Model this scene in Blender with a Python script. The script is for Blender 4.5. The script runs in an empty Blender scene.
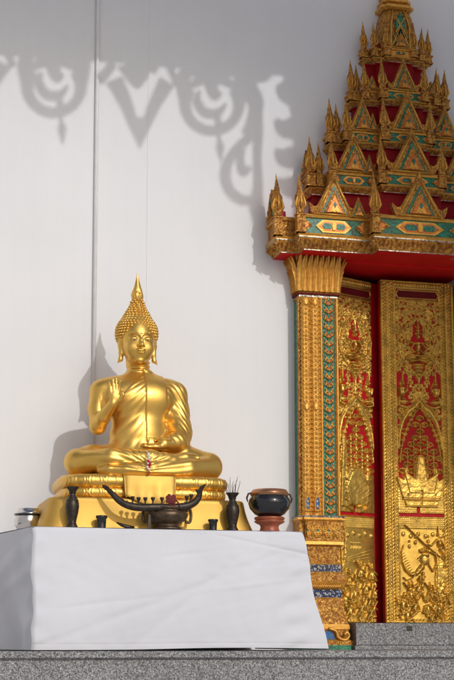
import bpy, math, random
import numpy as np
from mathutils import Vector, Matrix
random.seed(7); rng = np.random.RandomState(11)
SC = bpy.context.scene
COL = SC.collection
PI = math.pi

# ------------------------------------------------------------------ camera model (shared by the layout helper)
FPX = 1450.0; PSI = math.radians(14.3); TANP = 0.16; THC = math.atan(TANP)
PY = 642 - FPX*TANP                      # principal row of the shifted lens
CAM = np.array([-1.7132, -8.8965, 0.05])
Fv = np.array([math.sin(PSI)*math.cos(THC), math.cos(PSI)*math.cos(THC), math.sin(THC)])
Rv = np.array([math.cos(PSI), -math.sin(PSI), 0.0]); Uv = np.cross(Rv, Fv)
def at(px, py, Y):
    d = Fv + Rv*(px-227)/FPX + Uv*(PY-py)/FPX
    return CAM + d*(Y-CAM[1])/d[1]
def X(px, Y, py=400): return float(at(px, py, Y)[0])
def Z(py, Y, px=300): return float(at(px, py, Y)[2])

# ------------------------------------------------------------------ materials
def newmat(name):
    m = bpy.data.materials.new(name); m.use_nodes = True
    nt = m.node_tree; b = nt.nodes['Principled BSDF']
    return m, nt, b
def N(nt, t, **kw):
    n = nt.nodes.new(t)
    for k, v in kw.items():
        if k in n.inputs: n.inputs[k].default_value = v
        else: setattr(n, k, v)
    return n
def ramp(nt, fac, stops):
    r = nt.nodes.new('ShaderNodeValToRGB')
    e = r.color_ramp.elements
    while len(e) < len(stops): e.new(0.5)
    for i, (p, c) in enumerate(stops):
        e[i].position = p; e[i].color = (c[0], c[1], c[2], 1) if not isinstance(c, float) else (c, c, c, 1)
    nt.links.new(fac, r.inputs['Fac']); return r
def coords(nt):
    t = nt.nodes.new('ShaderNodeTexCoord'); return t.outputs['Object']
def bump(nt, b, h, strength, dist):
    n = nt.nodes.new('ShaderNodeBump'); n.inputs['Strength'].default_value = strength; n.inputs['Distance'].default_value = dist
    nt.links.new(h, n.inputs['Height']); nt.links.new(n.outputs['Normal'], b.inputs['Normal']); return n
def simple(name, col, rough=.5, metal=0., noise=0., scale=20., bstr=0., bdist=.002, spec=None, coat=0.):
    m, nt, b = newmat(name)
    b.inputs['Roughness'].default_value = rough; b.inputs['Metallic'].default_value = metal
    if spec is not None: b.inputs['Specular IOR Level'].default_value = spec
    if coat: b.inputs['Coat Weight'].default_value = coat
    nz = N(nt, 'ShaderNodeTexNoise', Scale=scale, Detail=5.0, Roughness=.6)
    nt.links.new(coords(nt), nz.inputs['Vector'])
    lo = [max(0, c*(1-noise)) for c in col]; hi = [min(1, c*(1+noise)) for c in col]
    r = ramp(nt, nz.outputs['Fac'], [(.3, lo), (.7, hi)])
    nt.links.new(r.outputs['Color'], b.inputs['Base Color'])
    if bstr: bump(nt, b, nz.outputs['Fac'], bstr, bdist)
    return m

def m_buddha(name='gilded_bronze', k=1., ro=0.):
    m, nt, b = newmat(name)
    b.inputs['Metallic'].default_value = .9
    c = coords(nt)
    n1 = N(nt, 'ShaderNodeTexNoise', Scale=6.0, Detail=4.0); nt.links.new(c, n1.inputs['Vector'])
    n2 = N(nt, 'ShaderNodeTexNoise', Scale=90.0, Detail=3.0); nt.links.new(c, n2.inputs['Vector'])
    r = ramp(nt, n1.outputs['Fac'], [(.3, (.75*k, .45*k, .095*k)), (.7, (.85*k, .54*k, .14*k))])
    nt.links.new(r.outputs['Color'], b.inputs['Base Color'])
    rr = ramp(nt, n1.outputs['Fac'], [(.3, .34+ro), (.75, .45+ro)])
    nt.links.new(rr.outputs['Color'], b.inputs['Roughness'])
    bump(nt, b, n2.outputs['Fac'], .25, .0015)
    return m
def m_carved(name, gold, dark, scale, metal=.75, rough=.42, bd=.008, bs=.9, th=(.12, .34)):
    """gilt carving: leaf-like cells with red lacquer left in the grooves"""
    m, nt, b = newmat(name)
    b.inputs['Metallic'].default_value = metal
    c = coords(nt)
    w = N(nt, 'ShaderNodeTexNoise', Scale=scale*.45, Detail=2.0); nt.links.new(c, w.inputs['Vector'])
    mx = N(nt, 'ShaderNodeMix', data_type='VECTOR'); 
    mx.inputs[0].default_value = .06
    nt.links.new(c, mx.inputs[4]); nt.links.new(w.outputs['Color'], mx.inputs[5])
    mp = N(nt, 'ShaderNodeMapping'); mp.inputs['Scale'].default_value = (1, 1, .62); nt.links.new(mx.outputs[1], mp.inputs['Vector'])
    v = N(nt, 'ShaderNodeTexVoronoi', Scale=scale); nt.links.new(mp.outputs[0], v.inputs['Vector'])
    vb = N(nt, 'ShaderNodeTexVoronoi', Scale=scale*2.3); nt.links.new(mp.outputs[0], vb.inputs['Vector'])
    n2 = N(nt, 'ShaderNodeTexNoise', Scale=9.0, Detail=4.0); nt.links.new(c, n2.inputs['Vector'])
    sm = N(nt, 'ShaderNodeMath', operation='MULTIPLY_ADD'); nt.links.new(vb.outputs['Distance'], sm.inputs[0]); sm.inputs[1].default_value = .35; nt.links.new(v.outputs['Distance'], sm.inputs[2])
    r = ramp(nt, sm.outputs[0], [(.50, gold), (.72, tuple((x+y)/2 for x, y in zip(gold, dark))), (.95, dark)])
    mm = N(nt, 'ShaderNodeMix', data_type='RGBA', blend_type='MULTIPLY'); mm.inputs[0].default_value = .6
    nt.links.new(r.outputs['Color'], mm.inputs[6])
    r3 = ramp(nt, n2.outputs['Fac'], [(.3, .62), (.65, 1.)]); nt.links.new(r3.outputs['Color'], mm.inputs[7])
    nt.links.new(mm.outputs[2], b.inputs['Base Color'])
    rr = ramp(nt, sm.outputs[0], [(.5, rough), (.8, .75)]); nt.links.new(rr.outputs['Color'], b.inputs['Roughness'])
    ng = N(nt, 'ShaderNodeMath', operation='SUBTRACT'); ng.inputs[0].default_value = 1.; nt.links.new(sm.outputs[0], ng.inputs[1])
    bump(nt, b, ng.outputs[0], bs, bd)
    return m
def m_mosaic(name, cols, scale, rough=.15, metal=.3, grout=(.05, .04, .03)):
    m, nt, b = newmat(name)
    b.inputs['Roughness'].default_value = rough; b.inputs['Metallic'].default_value = metal
    c = coords(nt)
    v = N(nt, 'ShaderNodeTexVoronoi', Scale=scale); v.inputs['Randomness'].default_value = .45
    nt.links.new(c, v.inputs['Vector'])
    ve = N(nt, 'ShaderNodeTexVoronoi', Scale=scale); ve.feature = 'DISTANCE_TO_EDGE'; ve.inputs['Randomness'].default_value = .45
    nt.links.new(c, ve.inputs['Vector'])
    sp = N(nt, 'ShaderNodeSeparateColor'); nt.links.new(v.outputs['Color'], sp.inputs['Color'])
    k = len(cols)
    r = ramp(nt, sp.outputs[0], [(i/max(1, k-1), cc) for i, cc in enumerate(cols)])
    r.color_ramp.interpolation = 'CONSTANT' if k > 2 else 'LINEAR'
    g = ramp(nt, ve.outputs['Distance'], [(.03, 0.), (.09, 1.)])
    mx = N(nt, 'ShaderNodeMix', data_type='RGBA'); nt.links.new(g.outputs['Color'], mx.inputs[0])
    mx.inputs[6].default_value = (*grout, 1); nt.links.new(r.outputs['Color'], mx.inputs[7])
    nt.links.new(mx.outputs[2], b.inputs['Base Color'])
    bump(nt, b, sp.outputs[1], .5, .003)
    return m
def m_granite():
    m, nt, b = newmat('speckled_granite'); c = coords(nt)
    b.inputs['Roughness'].default_value = .42
    v = N(nt, 'ShaderNodeTexVoronoi', Scale=200.0); nt.links.new(c, v.inputs['Vector'])
    sp = N(nt, 'ShaderNodeSeparateColor'); nt.links.new(v.outputs['Color'], sp.inputs['Color'])
    r = ramp(nt, sp.outputs[0], [(0., (.03, .03, .033)), (.22, (.11, .11, .12)), (.5, (.21, .21, .22)), (.78, (.34, .34, .33)), (.97, (.54, .53, .51))])
    n = N(nt, 'ShaderNodeTexNoise', Scale=2.5, Detail=6.0); nt.links.new(c, n.inputs['Vector'])
    r2 = ramp(nt, n.outputs['Fac'], [(.3, .72), (.7, 1.)])
    mx = N(nt, 'ShaderNodeMix', data_type='RGBA', blend_type='MULTIPLY'); mx.inputs[0].default_value = 1
    nt.links.new(r.outputs['Color'], mx.inputs[6]); nt.links.new(r2.outputs['Color'], mx.inputs[7])
    nt.links.new(mx.outputs[2], b.inputs['Base Color'])
    return m
def m_plaster():
    m, nt, b = newmat('white_plaster'); c = coords(nt)
    b.inputs['Roughness'].default_value = .75
    n = N(nt, 'ShaderNodeTexNoise', Scale=1.3, Detail=7.0, Roughness=.55); nt.links.new(c, n.inputs['Vector'])
    r = ramp(nt, n.outputs['Fac'], [(.3, (.765, .765, .77)), (.7, (.805, .805, .81))])
    mp = N(nt, 'ShaderNodeMapping'); mp.inputs['Scale'].default_value = (9, 1, .25); nt.links.new(c, mp.inputs['Vector'])
    n3 = N(nt, 'ShaderNodeTexNoise', Scale=2.0, Detail=5.0); nt.links.new(mp.outputs[0], n3.inputs['Vector'])
    r3 = ramp(nt, n3.outputs['Fac'], [(.3, .988), (.55, 1.)])
    mx = N(nt, 'ShaderNodeMix', data_type='RGBA', blend_type='MULTIPLY'); mx.inputs[0].default_value = 1
    nt.links.new(r.outputs['Color'], mx.inputs[6]); nt.links.new(r3.outputs['Color'], mx.inputs[7])
    nt.links.new(mx.outputs[2], b.inputs['Base Color'])
    n2 = N(nt, 'ShaderNodeTexNoise', Scale=45.0, Detail=6.0); nt.links.new(c, n2.inputs['Vector'])
    bump(nt, b, n2.outputs['Fac'], .25, .003)
    return m
def m_cloth():
    m, nt, b = newmat('white_cotton'); c = coords(nt)
    b.inputs['Roughness'].default_value = .9
    n = N(nt, 'ShaderNodeTexNoise', Scale=3.0, Detail=5.0); nt.links.new(c, n.inputs['Vector'])
    r = ramp(nt, n.outputs['Fac'], [(.3, (.66, .665, .70)), (.7, (.70, .705, .74))])
    nt.links.new(r.outputs['Color'], b.inputs['Base Color'])
    n2 = N(nt, 'ShaderNodeTexNoise', Scale=260.0, Detail=2.0); nt.links.new(c, n2.inputs['Vector'])
    bump(nt, b, n2.outputs['Fac'], .2, .001)
    return m
def m_paving():
    m, nt, b = newmat('courtyard_paving'); c = coords(nt)
    b.inputs['Roughness'].default_value = .8
    br = N(nt, 'ShaderNodeTexBrick', Scale=1.6); nt.links.new(c, br.inputs['Vector'])
    br.inputs['Color1'].default_value = (.66, .66, .66, 1); br.inputs['Color2'].default_value = (.72, .72, .71, 1)
    br.inputs['Mortar'].default_value = (.25, .24, .22, 1); br.inputs['Mortar Size'].default_value = .01
    nt.links.new(br.outputs['Color'], b.inputs['Base Color'])
    return m

M = dict(
    buddha=m_buddha(), tonedgold=m_buddha('glare_toned_gold', .78, .16),  # second one: statue gold darkened and roughened to cut sun glare on the pedestal
    carved=m_carved('gilt_carving', (.70, .36, .06), (.36, .12, .025), 50, metal=.45, rough=.42, bd=.007, bs=.8),
    fine=m_carved('fine_gilt_carving', (.70, .36, .06), (.36, .12, .025), 74, metal=.45, rough=.40, bd=.005, bs=.8),
    rib=simple('gilt_moulding', (.66, .33, .055), .42, .5, .25, 40, .5, .003),
    door=simple('gilt_door_relief', (.62, .38, .075), .34, .75, .30, 14, .3, .0015),
    redgold=simple('orange_gilt_inlay', (.55, .16, .03), .4, .4, .4, 60, .3, .002),
    red=simple('red_lacquer', (.42, .005, .010), .6, 0, .25, 5, .1, .001, spec=.2),
    bouncered=simple('bounce_lit_red', (.66, .010, .010), .6, 0, .15, 5, spec=.2),  # red lacquer with bounce light under the canopy put into its colour
    neckred=simple('deep_red_lacquer', (.32, .005, .009), .6, 0, .3, 9, spec=.2),
    pinkred=simple('faded_red_paint', (.50, .05, .07), .6, 0, .2, 20, spec=.2),
    darkred=simple('dark_red_lacquer', (.13, .004, .008), .6, 0, .25, 5, spec=.2),
    teal=m_mosaic('green_glass_mosaic', [(.0, .13, .07), (.0, .22, .12), (.01, .30, .17), (.0, .09, .05)], 85, rough=.38, metal=0.),
    silver=m_mosaic('mirror_glass_mosaic', [(.45, .44, .40), (.22, .20, .17), (.6, .58, .5), (.12, .09, .07)], 70, rough=.25, metal=.6),
    blue=m_mosaic('blue_and_mirror_mosaic', [(.03, .07, .25), (.35, .40, .48), (.02, .03, .09), (.25, .3, .42)], 110, rough=.15, metal=.6),
    bluepaint=simple('blue_inlay', (.02, .13, .35), .3, 0, .4, 40),
    plaster=m_plaster(), cloth=m_cloth(), granite=m_granite(), paving=m_paving(),
    bronze=simple('dark_bronze', (.055, .042, .032), .42, .7, .4, 40, .3, .002),
    bronze2=simple('worn_bronze', (.12, .082, .05), .45, .75, .45, 30, .4, .003),
    black=simple('black_enamel', (.012, .013, .015), .16, 0, .2, 10, coat=.4),
    copper=simple('copper_lid', (.50, .25, .13), .3, .85, .2, 12),
    terra=simple('terracotta_lacquer', (.33, .085, .035), .4, .1, .3, 20, .2, .002),
    steel=simple('polished_steel', (.72, .68, .64), .16, 1., .1, 8),
    ribbon=simple('dried_red_flower', (.16, .02, .015), .7, 0, .4, 50, .3, .002),
    bead=simple('white_jasmine_garland', (.75, .72, .62), .8, 0, .15, 90),
    redbead=simple('red_garland_flower', (.45, .02, .02), .7, 0, .3, 90),
    twig=simple('dry_twig', (.05, .035, .025), .9, 0, .4, 60),
    eyewhite=simple('eye_white_enamel', (.75, .73, .66), .3), eyeblack=simple('eye_black_enamel', (.008, .007, .006), .25),
    pipe=simple('painted_conduit', (.74, .73, .72), .5, 0, .06, 10),
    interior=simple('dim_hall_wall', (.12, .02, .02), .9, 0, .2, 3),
    soffit=simple('white_painted_eave', (.78, .77, .76), .7, 0, .05, 3),
    tile=simple('orange_roof_tile', (.42, .13, .04), .5, 0, .3, 8),
)

# ------------------------------------------------------------------ object helpers
def tag(o, label=None, cat=None, group=None, kind=None):
    if label: o['label'] = label
    if cat: o['category'] = cat
    if group: o['group'] = group
    if kind: o['kind'] = kind
    return o
def empty(name, loc=(0, 0, 0), rz=0., parent=None):
    o = bpy.data.objects.new(name, None); COL.objects.link(o)
    o.location = loc; o.rotation_euler = (0, 0, rz); o.empty_display_size = .1
    if parent: o.parent = parent
    return o
def copy_tree(o, parent=None):
    c = o.copy(); COL.objects.link(c)
    if parent is not None: c.parent = parent
    for ch in list(o.children): copy_tree(ch, c)
    return c
class MB:
    def __init__(s): s.v = []; s.f = []; s.m = []; s.s = []
    def add(s, vs, fs, mi=0, sm=False, T=None):
        b = len(s.v)
        if T is not None: vs = [tuple(T @ Vector(p)) for p in vs]
        s.v += [tuple(p) for p in vs]
        for f in fs: s.f.append(tuple(i+b for i in f)); s.m.append(mi); s.s.append(sm)
        return s
    def box(s, x0, x1, y0, y1, z0, z1, mi=0, T=None):
        vs = [(x, y, z) for x in (x0, x1) for y in (y0, y1) for z in (z0, z1)]
        return s.add(vs, [(0, 1, 3, 2), (4, 6, 7, 5), (0, 4, 5, 1), (2, 3, 7, 6), (0, 2, 6, 4), (1, 5, 7, 3)], mi, False, T)
    def lathe(s, prof, n=32, mi=0, T=None, sm=True, lump=None):
        vs = []; fs = []
        for i, (r, z) in enumerate(prof):
            for k in range(n):
                a = 2*PI*k/n; rr = r*(lump(a, z) if lump else 1)
                vs.append((rr*math.cos(a), rr*math.sin(a), z))
        for i in range(len(prof)-1):
            for k in range(n):
                k2 = (k+1) % n
                fs.append((i*n+k, i*n+k2, (i+1)*n+k2, (i+1)*n+k))
        if prof[0][0] > 1e-5: fs.append(tuple(reversed(range(n))))
        if prof[-1][0] > 1e-5: fs.append(tuple((len(prof)-1)*n+k for k in range(n)))
        return s.add(vs, fs, mi, sm, T)
    def tube(s, pts, rad, n=10, mi=0, flat=1.0, T=None):
        P = [Vector(p) for p in pts]; vs = []; fs = []
        rad = rad if hasattr(rad, '__len__') else [rad]*len(P)
        up = Vector((0, 1, 0))
        for i, p in enumerate(P):
            t = (P[min(i+1, len(P)-1)]-P[max(i-1, 0)]).normalized()
            a = t.cross(up)
            if a.length < 1e-4: a = t.cross(Vector((1, 0, 0)))
            a.normalize(); b = t.cross(a).normalized()
            for k in range(n):
                th = 2*PI*k/n
                vs.append(p + a*math.cos(th)*rad[i] + b*math.sin(th)*rad[i]*flat)
        for i in range(len(P)-1):
            for k in range(n):
                k2 = (k+1) % n
                fs.append((i*n+k, i*n+k2, (i+1)*n+k2, (i+1)*n+k))
        fs.append(tuple(reversed(range(n)))); fs.append(tuple((len(P)-1)*n+k for k in range(n)))
        return s.add(vs, fs, mi, True, T)
    def prism(s, poly, y0, y1, mi=0, T=None, mback=None, bev=0.):
        """poly in XZ (counter-clockwise seen from -Y), extruded from front y0 to back y1; bev shrinks the front face"""
        n = len(poly)
        if bev:
            cx = sum(p[0] for p in poly)/n; cz = sum(p[1] for p in poly)/n
            fr = []
            for (x, z) in poly:
                d = math.hypot(x-cx, z-cz) or 1
                k = max(0, 1-bev/d); fr.append((cx+(x-cx)*k, cz+(z-cz)*k))
            vs = [(x, y0, z) for x, z in fr] + [(x, y0+bev*.8, z) for x, z in poly] + [(x, y1, z) for x, z in poly]
            fs = [tuple(range(n))]
            for i in range(n):
                j = (i+1) % n
                fs += [(n+i, n+j, j, i), (2*n+i, 2*n+j, n+j, n+i)]
            s.add(vs, fs, mi, False, T); s.add([(x, y1, z) for x, z in poly], [tuple(reversed(range(n)))], mi if mback is None else mback, False, T)
        else:
            vs = [(x, y0, z) for x, z in poly] + [(x, y1, z) for x, z in poly]
            s.add(vs, [tuple(range(n))] + [(n+i, n+(i+1) % n, (i+1) % n, i) for i in range(n)], mi, False, T)
            s.add([(x, y1, z) for x, z in poly], [tuple(reversed(range(n)))], mi if mback is None else mback, False, T)
        return s
    def build(s, name, mats, parent=None, loc=None, bevel=0.):
        me = bpy.data.meshes.new(name); me.from_pydata(s.v, [], s.f)
        mats = mats if isinstance(mats, (list, tuple)) else [mats]
        for m in mats: me.materials.append(m)
        me.polygons.foreach_set('material_index', s.m); me.polygons.foreach_set('use_smooth', s.s)
        me.update()
        o = bpy.data.objects.new(name, me); COL.objects.link(o)
        if parent: o.parent = parent
        if loc is not None: o.location = loc
        if bevel:
            b = o.modifiers.new('bevel', 'BEVEL'); b.width = bevel; b.segments = 2; b.limit_method = 'ANGLE'; b.angle_limit = .6
        return o
def TR(x, y, z, rz=0., s=1., sx=1.): return Matrix.Translation((x, y, z)) @ Matrix.Rotation(rz, 4, 'Z') @ Matrix.Diagonal((s*sx, s, s, 1))
def spline(pts, n=24):
    """Catmull-Rom through the points"""
    P = [np.array(p, float) for p in pts]; P = [2*P[0]-P[1]] + P + [2*P[-1]-P[-2]]
    out = []; seg = len(P)-3; per = max(2, n//seg)
    for i in range(seg):
        p0, p1, p2, p3 = P[i:i+4]
        for k in range(per):
            t = k/per
            out.append(.5*((2*p1)+(-p0+p2)*t+(2*p0-5*p1+4*p2-p3)*t*t+(-p0+3*p1-3*p2+p3)*t**3))
    out.append(P[-2]); return out

def mould(mb, plan, prof, mi=None, sm=False, xc=0.):
    """sweep a profile [(offset, z)] along a plan polyline (left wall -> front -> right wall), mitred"""
    P = [np.array(p, float) for p in plan]; n = len(P); mit = []
    nor = []
    for i in range(n-1):
        d = P[i+1]-P[i]; d /= np.linalg.norm(d); nor.append(np.array([d[1], -d[0]]))
    for i in range(n):
        if i == 0: mit.append(nor[0])
        elif i == n-1: mit.append(nor[-1])
        else:
            a = nor[i-1]+nor[i]; mit.append(a/np.dot(a, nor[i]))
    vs = []
    for (o, z) in prof:
        for p, q in zip(P, mit): vs.append((p[0]+q[0]*o+xc, p[1]+q[1]*o, z))
    for j in range(len(prof)-1):
        fs = [(j*n+i, j*n+i+1, (j+1)*n+i+1, (j+1)*n+i) for i in range(n-1)]
        base = [vs[k] for k in range(len(vs))]
        used = sorted({k for f in fs for k in f}); mp = {k: a for a, k in enumerate(used)}
        mb.add([vs[k] for k in used], [tuple(mp[k] for k in f) for f in fs], (mi[j] if mi else 0), sm)
    return mb
def cap(mb, plan, off, z, mi=0, up=True, xc=0., Ywall=.6):
    """flat cover for a plan outline (convex enough: fan in strips to the wall line)"""
    t = MB(); mould(t, plan, [(off, z), (off, z+.001)], xc=xc)
    n = len(plan); pts = t.v[:n]
    for i in range(n-1):
        a, b = pts[i], pts[i+1]
        if abs(a[0]-b[0]) < 1e-5: continue
        q = [(a[0], a[1], z), (b[0], b[1], z), (b[0], Ywall, z), (a[0], Ywall, z)]
        mb.add(q, [(0, 1, 2, 3) if up else (3, 2, 1, 0)], mi)
    return mb

# ------------------------------------------------------------------ signed-distance sculpting
def surface_nets(D, org, h):
    nx, ny, nz = D.shape
    ins = D < 0
    c = np.zeros((nx-1, ny-1, nz-1), np.int8)
    for i in (0, 1):
        for j in (0, 1):
            for k in (0, 1): c += ins[i:nx-1+i, j:ny-1+j, k:nz-1+k]
    act = (c > 0) & (c < 8); I = np.argwhere(act)
    idx = -np.ones(act.shape, np.int64); idx[act] = np.arange(len(I))
    acc = np.zeros((len(I), 3)); cnt = np.zeros(len(I))
    cor = [(i, j, k) for i in (0, 1) for j in (0, 1) for k in (0, 1)]
    for a in cor:
        for ax in range(3):
            if a[ax] == 1: continue
            b = list(a); b[ax] = 1
            da = D[I[:, 0]+a[0], I[:, 1]+a[1], I[:, 2]+a[2]]; db = D[I[:, 0]+b[0], I[:, 1]+b[1], I[:, 2]+b[2]]
            m = (da < 0) != (db < 0)
            t = np.where(m, da/np.where(m, da-db, 1), 0)
            p = np.tile(np.array(a, float), (len(I), 1)); p[:, ax] += t
            acc[m] += p[m]; cnt[m] += 1
    V = (I + acc/cnt[:, None])*h + np.array(org)
    F = []
    for ax in range(3):
        sl0 = [slice(None)]*3; sl1 = [slice(None)]*3; sl0[ax] = slice(0, -1); sl1[ax] = slice(1, None)
        e = ins[tuple(sl0)] != ins[tuple(sl1)]
        E_ = np.argwhere(e); o1, o2 = [(1, 2), (2, 0), (0, 1)][ax]
        ok = (E_[:, o1] > 0) & (E_[:, o2] > 0) & (E_[:, o1] < D.shape[o1]-1) & (E_[:, o2] < D.shape[o2]-1); E_ = E_[ok]
        def cell(d1, d2):
            q = E_.copy(); q[:, o1] += d1; q[:, o2] += d2; return idx[q[:, 0], q[:, 1], q[:, 2]]
        quad = np.stack([cell(-1, -1), cell(0, -1), cell(0, 0), cell(-1, 0)], 1)
        fl = ~ins[E_[:, 0], E_[:, 1], E_[:, 2]]
        quad[fl] = quad[fl][:, ::-1]
        F.append(quad[(quad >= 0).all(1)])
    return V, np.concatenate(F)
def npmesh(name, V, F, mats, parent=None, mi=None, smooth=True):
    me = bpy.data.meshes.new(name)
    F = np.asarray(F); V = np.asarray(V, np.float32)
    me.vertices.add(len(V)); me.vertices.foreach_set('co', V.ravel())
    me.loops.add(F.size); me.loops.foreach_set('vertex_index', F.ravel().astype(np.int32))
    me.polygons.add(len(F)); me.polygons.foreach_set('loop_start', np.arange(0, F.size, 4, dtype=np.int32))
    for m in (mats if isinstance(mats, (list, tuple)) else [mats]): me.materials.append(m)
    me.update(calc_edges=True)
    me.polygons.foreach_set('use_smooth', np.full(len(F), smooth))
    if mi is not None: me.polygons.foreach_set('material_index', np.asarray(mi, np.int32))
    me.validate(); me.update()
    o = bpy.data.objects.new(name, me); COL.objects.link(o)
    if parent: o.parent = parent
    return o
class Sculpt:
    def __init__(s, lo, hi, h):
        s.h = h; s.lo = np.array(lo, np.float32)
        n = [int((b-a)/h)+1 for a, b in zip(lo, hi)]
        s.x = (lo[0]+h*np.arange(n[0])).astype(np.float32)[:, None, None]
        s.y = (lo[1]+h*np.arange(n[1])).astype(np.float32)[None, :, None]
        s.z = (lo[2]+h*np.arange(n[2])).astype(np.float32)[None, None, :]
        s.D = np.full(n, 1.0, np.float32)
    def ell(s, c, r, rx=0.):
        x = s.x-c[0]; y = s.y-c[1]; z = s.z-c[2]
        if rx: y, z = y*math.cos(rx)+z*math.sin(rx), -y*math.sin(rx)+z*math.cos(rx)
        k0 = np.sqrt((x/r[0])**2+(y/r[1])**2+(z/r[2])**2)
        k1 = np.sqrt((x/r[0]**2)**2+(y/r[1]**2)**2+(z/r[2]**2)**2)+1e-6
        return k0*(k0-1)/k1
    def cone(s, a, b, r1, r2, sc=(1, 1, 1)):
        a = np.array(a, float); b = np.array(b, float); d = b-a; L = float(d@d)
        px = s.x-a[0]; py = s.y-a[1]; pz = s.z-a[2]
        t = np.clip((px*d[0]+py*d[1]+pz*d[2])/L, 0, 1)
        qx = px-t*d[0]; qy = py-t*d[1]; qz = pz-t*d[2]
        return np.sqrt((qx/sc[0])**2+(qy/sc[1])**2+(qz/sc[2])**2) - (r1+(r2-r1)*t)
    def add(s, d, k=.02):
        if k <= 0: s.D = np.minimum(s.D, d); return
        hh = np.clip(.5+.5*(s.D-d)/k, 0, 1); s.D = s.D*(1-hh)+d*hh-k*hh*(1-hh)
    def sub(s, d, k=.01):
        hh = np.clip(.5-.5*(s.D+d)/k, 0, 1); s.D = s.D*(1-hh)-d*hh+k*hh*(1-hh)
    def chain(s, pts, rs, k=.02, kk=None):
        for i in range(len(pts)-1): s.add(s.cone(pts[i], pts[i+1], rs[i], rs[i+1]), k)
    def mesh(s, name, mats, parent=None):
        V, F = surface_nets(s.D, s.lo, s.h); return npmesh(name, V, F, mats, parent)
def sst(a, b, x):
    t = np.clip((x-a)/(b-a), 0, 1); return t*t*(3-2*t)

# ------------------------------------------------------------------ relief (height-field carving)
class Relief:
    """height raster in millimetre-true metres: u to the right, v up"""
    def __init__(s, W, Hh, h):
        s.h = h; s.W = W; s.Hh = Hh
        s.u = np.linspace(0, W, int(W/h)+1)[None, :]; s.v = np.linspace(0, Hh, int(Hh/h)+1)[:, None]
        s.H = np.zeros((s.v.size, s.u.size)); s.M = np.zeros(s.H.shape, int)
    def put(s, h, mask, m=None):
        up = mask & (h > s.H); s.H[up] = h[up]
        if m is not None: s.M[up] = m
    def win(s, x0, x1, z0, z1):
        i0 = max(0, int(z0/s.h)-1); i1 = min(s.v.size, int(z1/s.h)+3); j0 = max(0, int(x0/s.h)-1); j1 = min(s.u.size, int(x1/s.h)+3)
        return slice(i0, max(i0, i1)), slice(j0, max(j0, j1))
    def stroke(s, pts, w, h, m=None, base=0.):
        """rounded bead along a polyline, w may taper"""
        n = len(pts); ws = w if hasattr(w, '__len__') else [w]*n
        for i in range(n-1):
            a = pts[i]; b = pts[i+1]; ww = max(ws[i], ws[i+1])
            A = s.win(min(a[0], b[0])-ww, max(a[0], b[0])+ww, min(a[1], b[1])-ww, max(a[1], b[1])+ww)
            uu = s.u[:, A[1]]; vv = s.v[A[0]]
            if uu.size == 0 or vv.size == 0: continue
            dx = b[0]-a[0]; dz = b[1]-a[1]; L = dx*dx+dz*dz+1e-12
            t = np.clip(((uu-a[0])*dx+(vv-a[1])*dz)/L, 0, 1)
            d = np.hypot(uu-a[0]-t*dx, vv-a[1]-t*dz); wl = ws[i]+(ws[i+1]-ws[i])*t
            q = d/np.maximum(wl, 1e-5)
            hh = base+h*np.clip(1-q**1.7, 0, 1); up = (q < 1) & (hh > s.H[A])
            s.H[A][up] = hh[up]
            if m is not None: s.M[A][up] = m
    def blob(s, c, r, h, m=None, base=0., rot=0.):
        R = max(r); A = s.win(c[0]-R, c[0]+R, c[1]-R, c[1]+R)
        x = s.u[:, A[1]]-c[0]; z = s.v[A[0]]-c[1]
        if x.size == 0 or z.size == 0: return
        xr = x*math.cos(rot)+z*math.sin(rot); zr = -x*math.sin(rot)+z*math.cos(rot)
        q = (xr/r[0])**2+(zr/r[1])**2
        hh = base+h*np.sqrt(np.clip(1-q, 0, 1)); up = (q < 1) & (hh > s.H[A]); s.H[A][up] = hh[up]
        if m is not None: s.M[A][up] = m
    def poly(s, pts, h, m=None, bev=.004, force=False):
        """convex polygon plate with bevelled rim"""
        P = np.array(pts, float); c = P.mean(0); d = np.full(s.H.shape, 1e3)
        for i in range(len(P)):
            a = P[i]; b = P[(i+1) % len(P)]; e = b-a; nrm = np.array([-e[1], e[0]])/(np.linalg.norm(e)+1e-9)
            if (c-a)@nrm < 0: nrm = -nrm
            d = np.minimum(d, (s.u-a[0])*nrm[0]+(s.v-a[1])*nrm[1])
        hh = h*np.clip(d/bev, 0, 1); up = (d > 0) & ((hh > s.H) | force)
        s.H[up] = hh[up]
        if m is not None: s.M[up] = m
    def curl(s, c, r, ang, h, flip=1, w=None, turns=1.25):
        """kranok comma: a spiral head with a tapering tail"""
        w = w or r*.3; pts = []; ws = []
        for k in range(15):
            t = k/14; a = ang+flip*t*turns*2*PI; rr = r*(1-t)**.8
            pts.append((c[0]+rr*math.cos(a), c[1]+rr*math.sin(a))); ws.append(w*(.35+.8*math.sin(PI*min(1, .15+t*.8))))
        s.stroke(pts, ws, h)
    def mesh(s, name, mats, T, parent=None, thr=None, mi=True):
        nv, nu = s.H.shape
        U, V_ = np.meshgrid(s.u.ravel(), s.v.ravel())
        P = np.stack([U.ravel(), -s.H.ravel(), V_.ravel()], 1)
        idx = np.arange(nv*nu).reshape(nv, nu)
        F = np.stack([idx[:-1, :-1], idx[:-1, 1:], idx[1:, 1:], idx[1:, :-1]], -1).reshape(-1, 4)
        fm = s.M[:-1, :-1].reshape(-1)
        if thr is not None:
            mxh = np.maximum.reduce([s.H[:-1, :-1], s.H[1:, :-1], s.H[:-1, 1:], s.H[1:, 1:]]).reshape(-1)
            k = mxh > thr; F = F[k]; fm = fm[k]
            used = np.unique(F); mp = -np.ones(len(P), int); mp[used] = np.arange(len(used)); P = P[used]; F = mp[F]
        Tm = np.array(T); P = P @ Tm[:3, :3].T + Tm[:3, 3]
        return npmesh(name, P, F, mats, parent, fm if mi else None)

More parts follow.
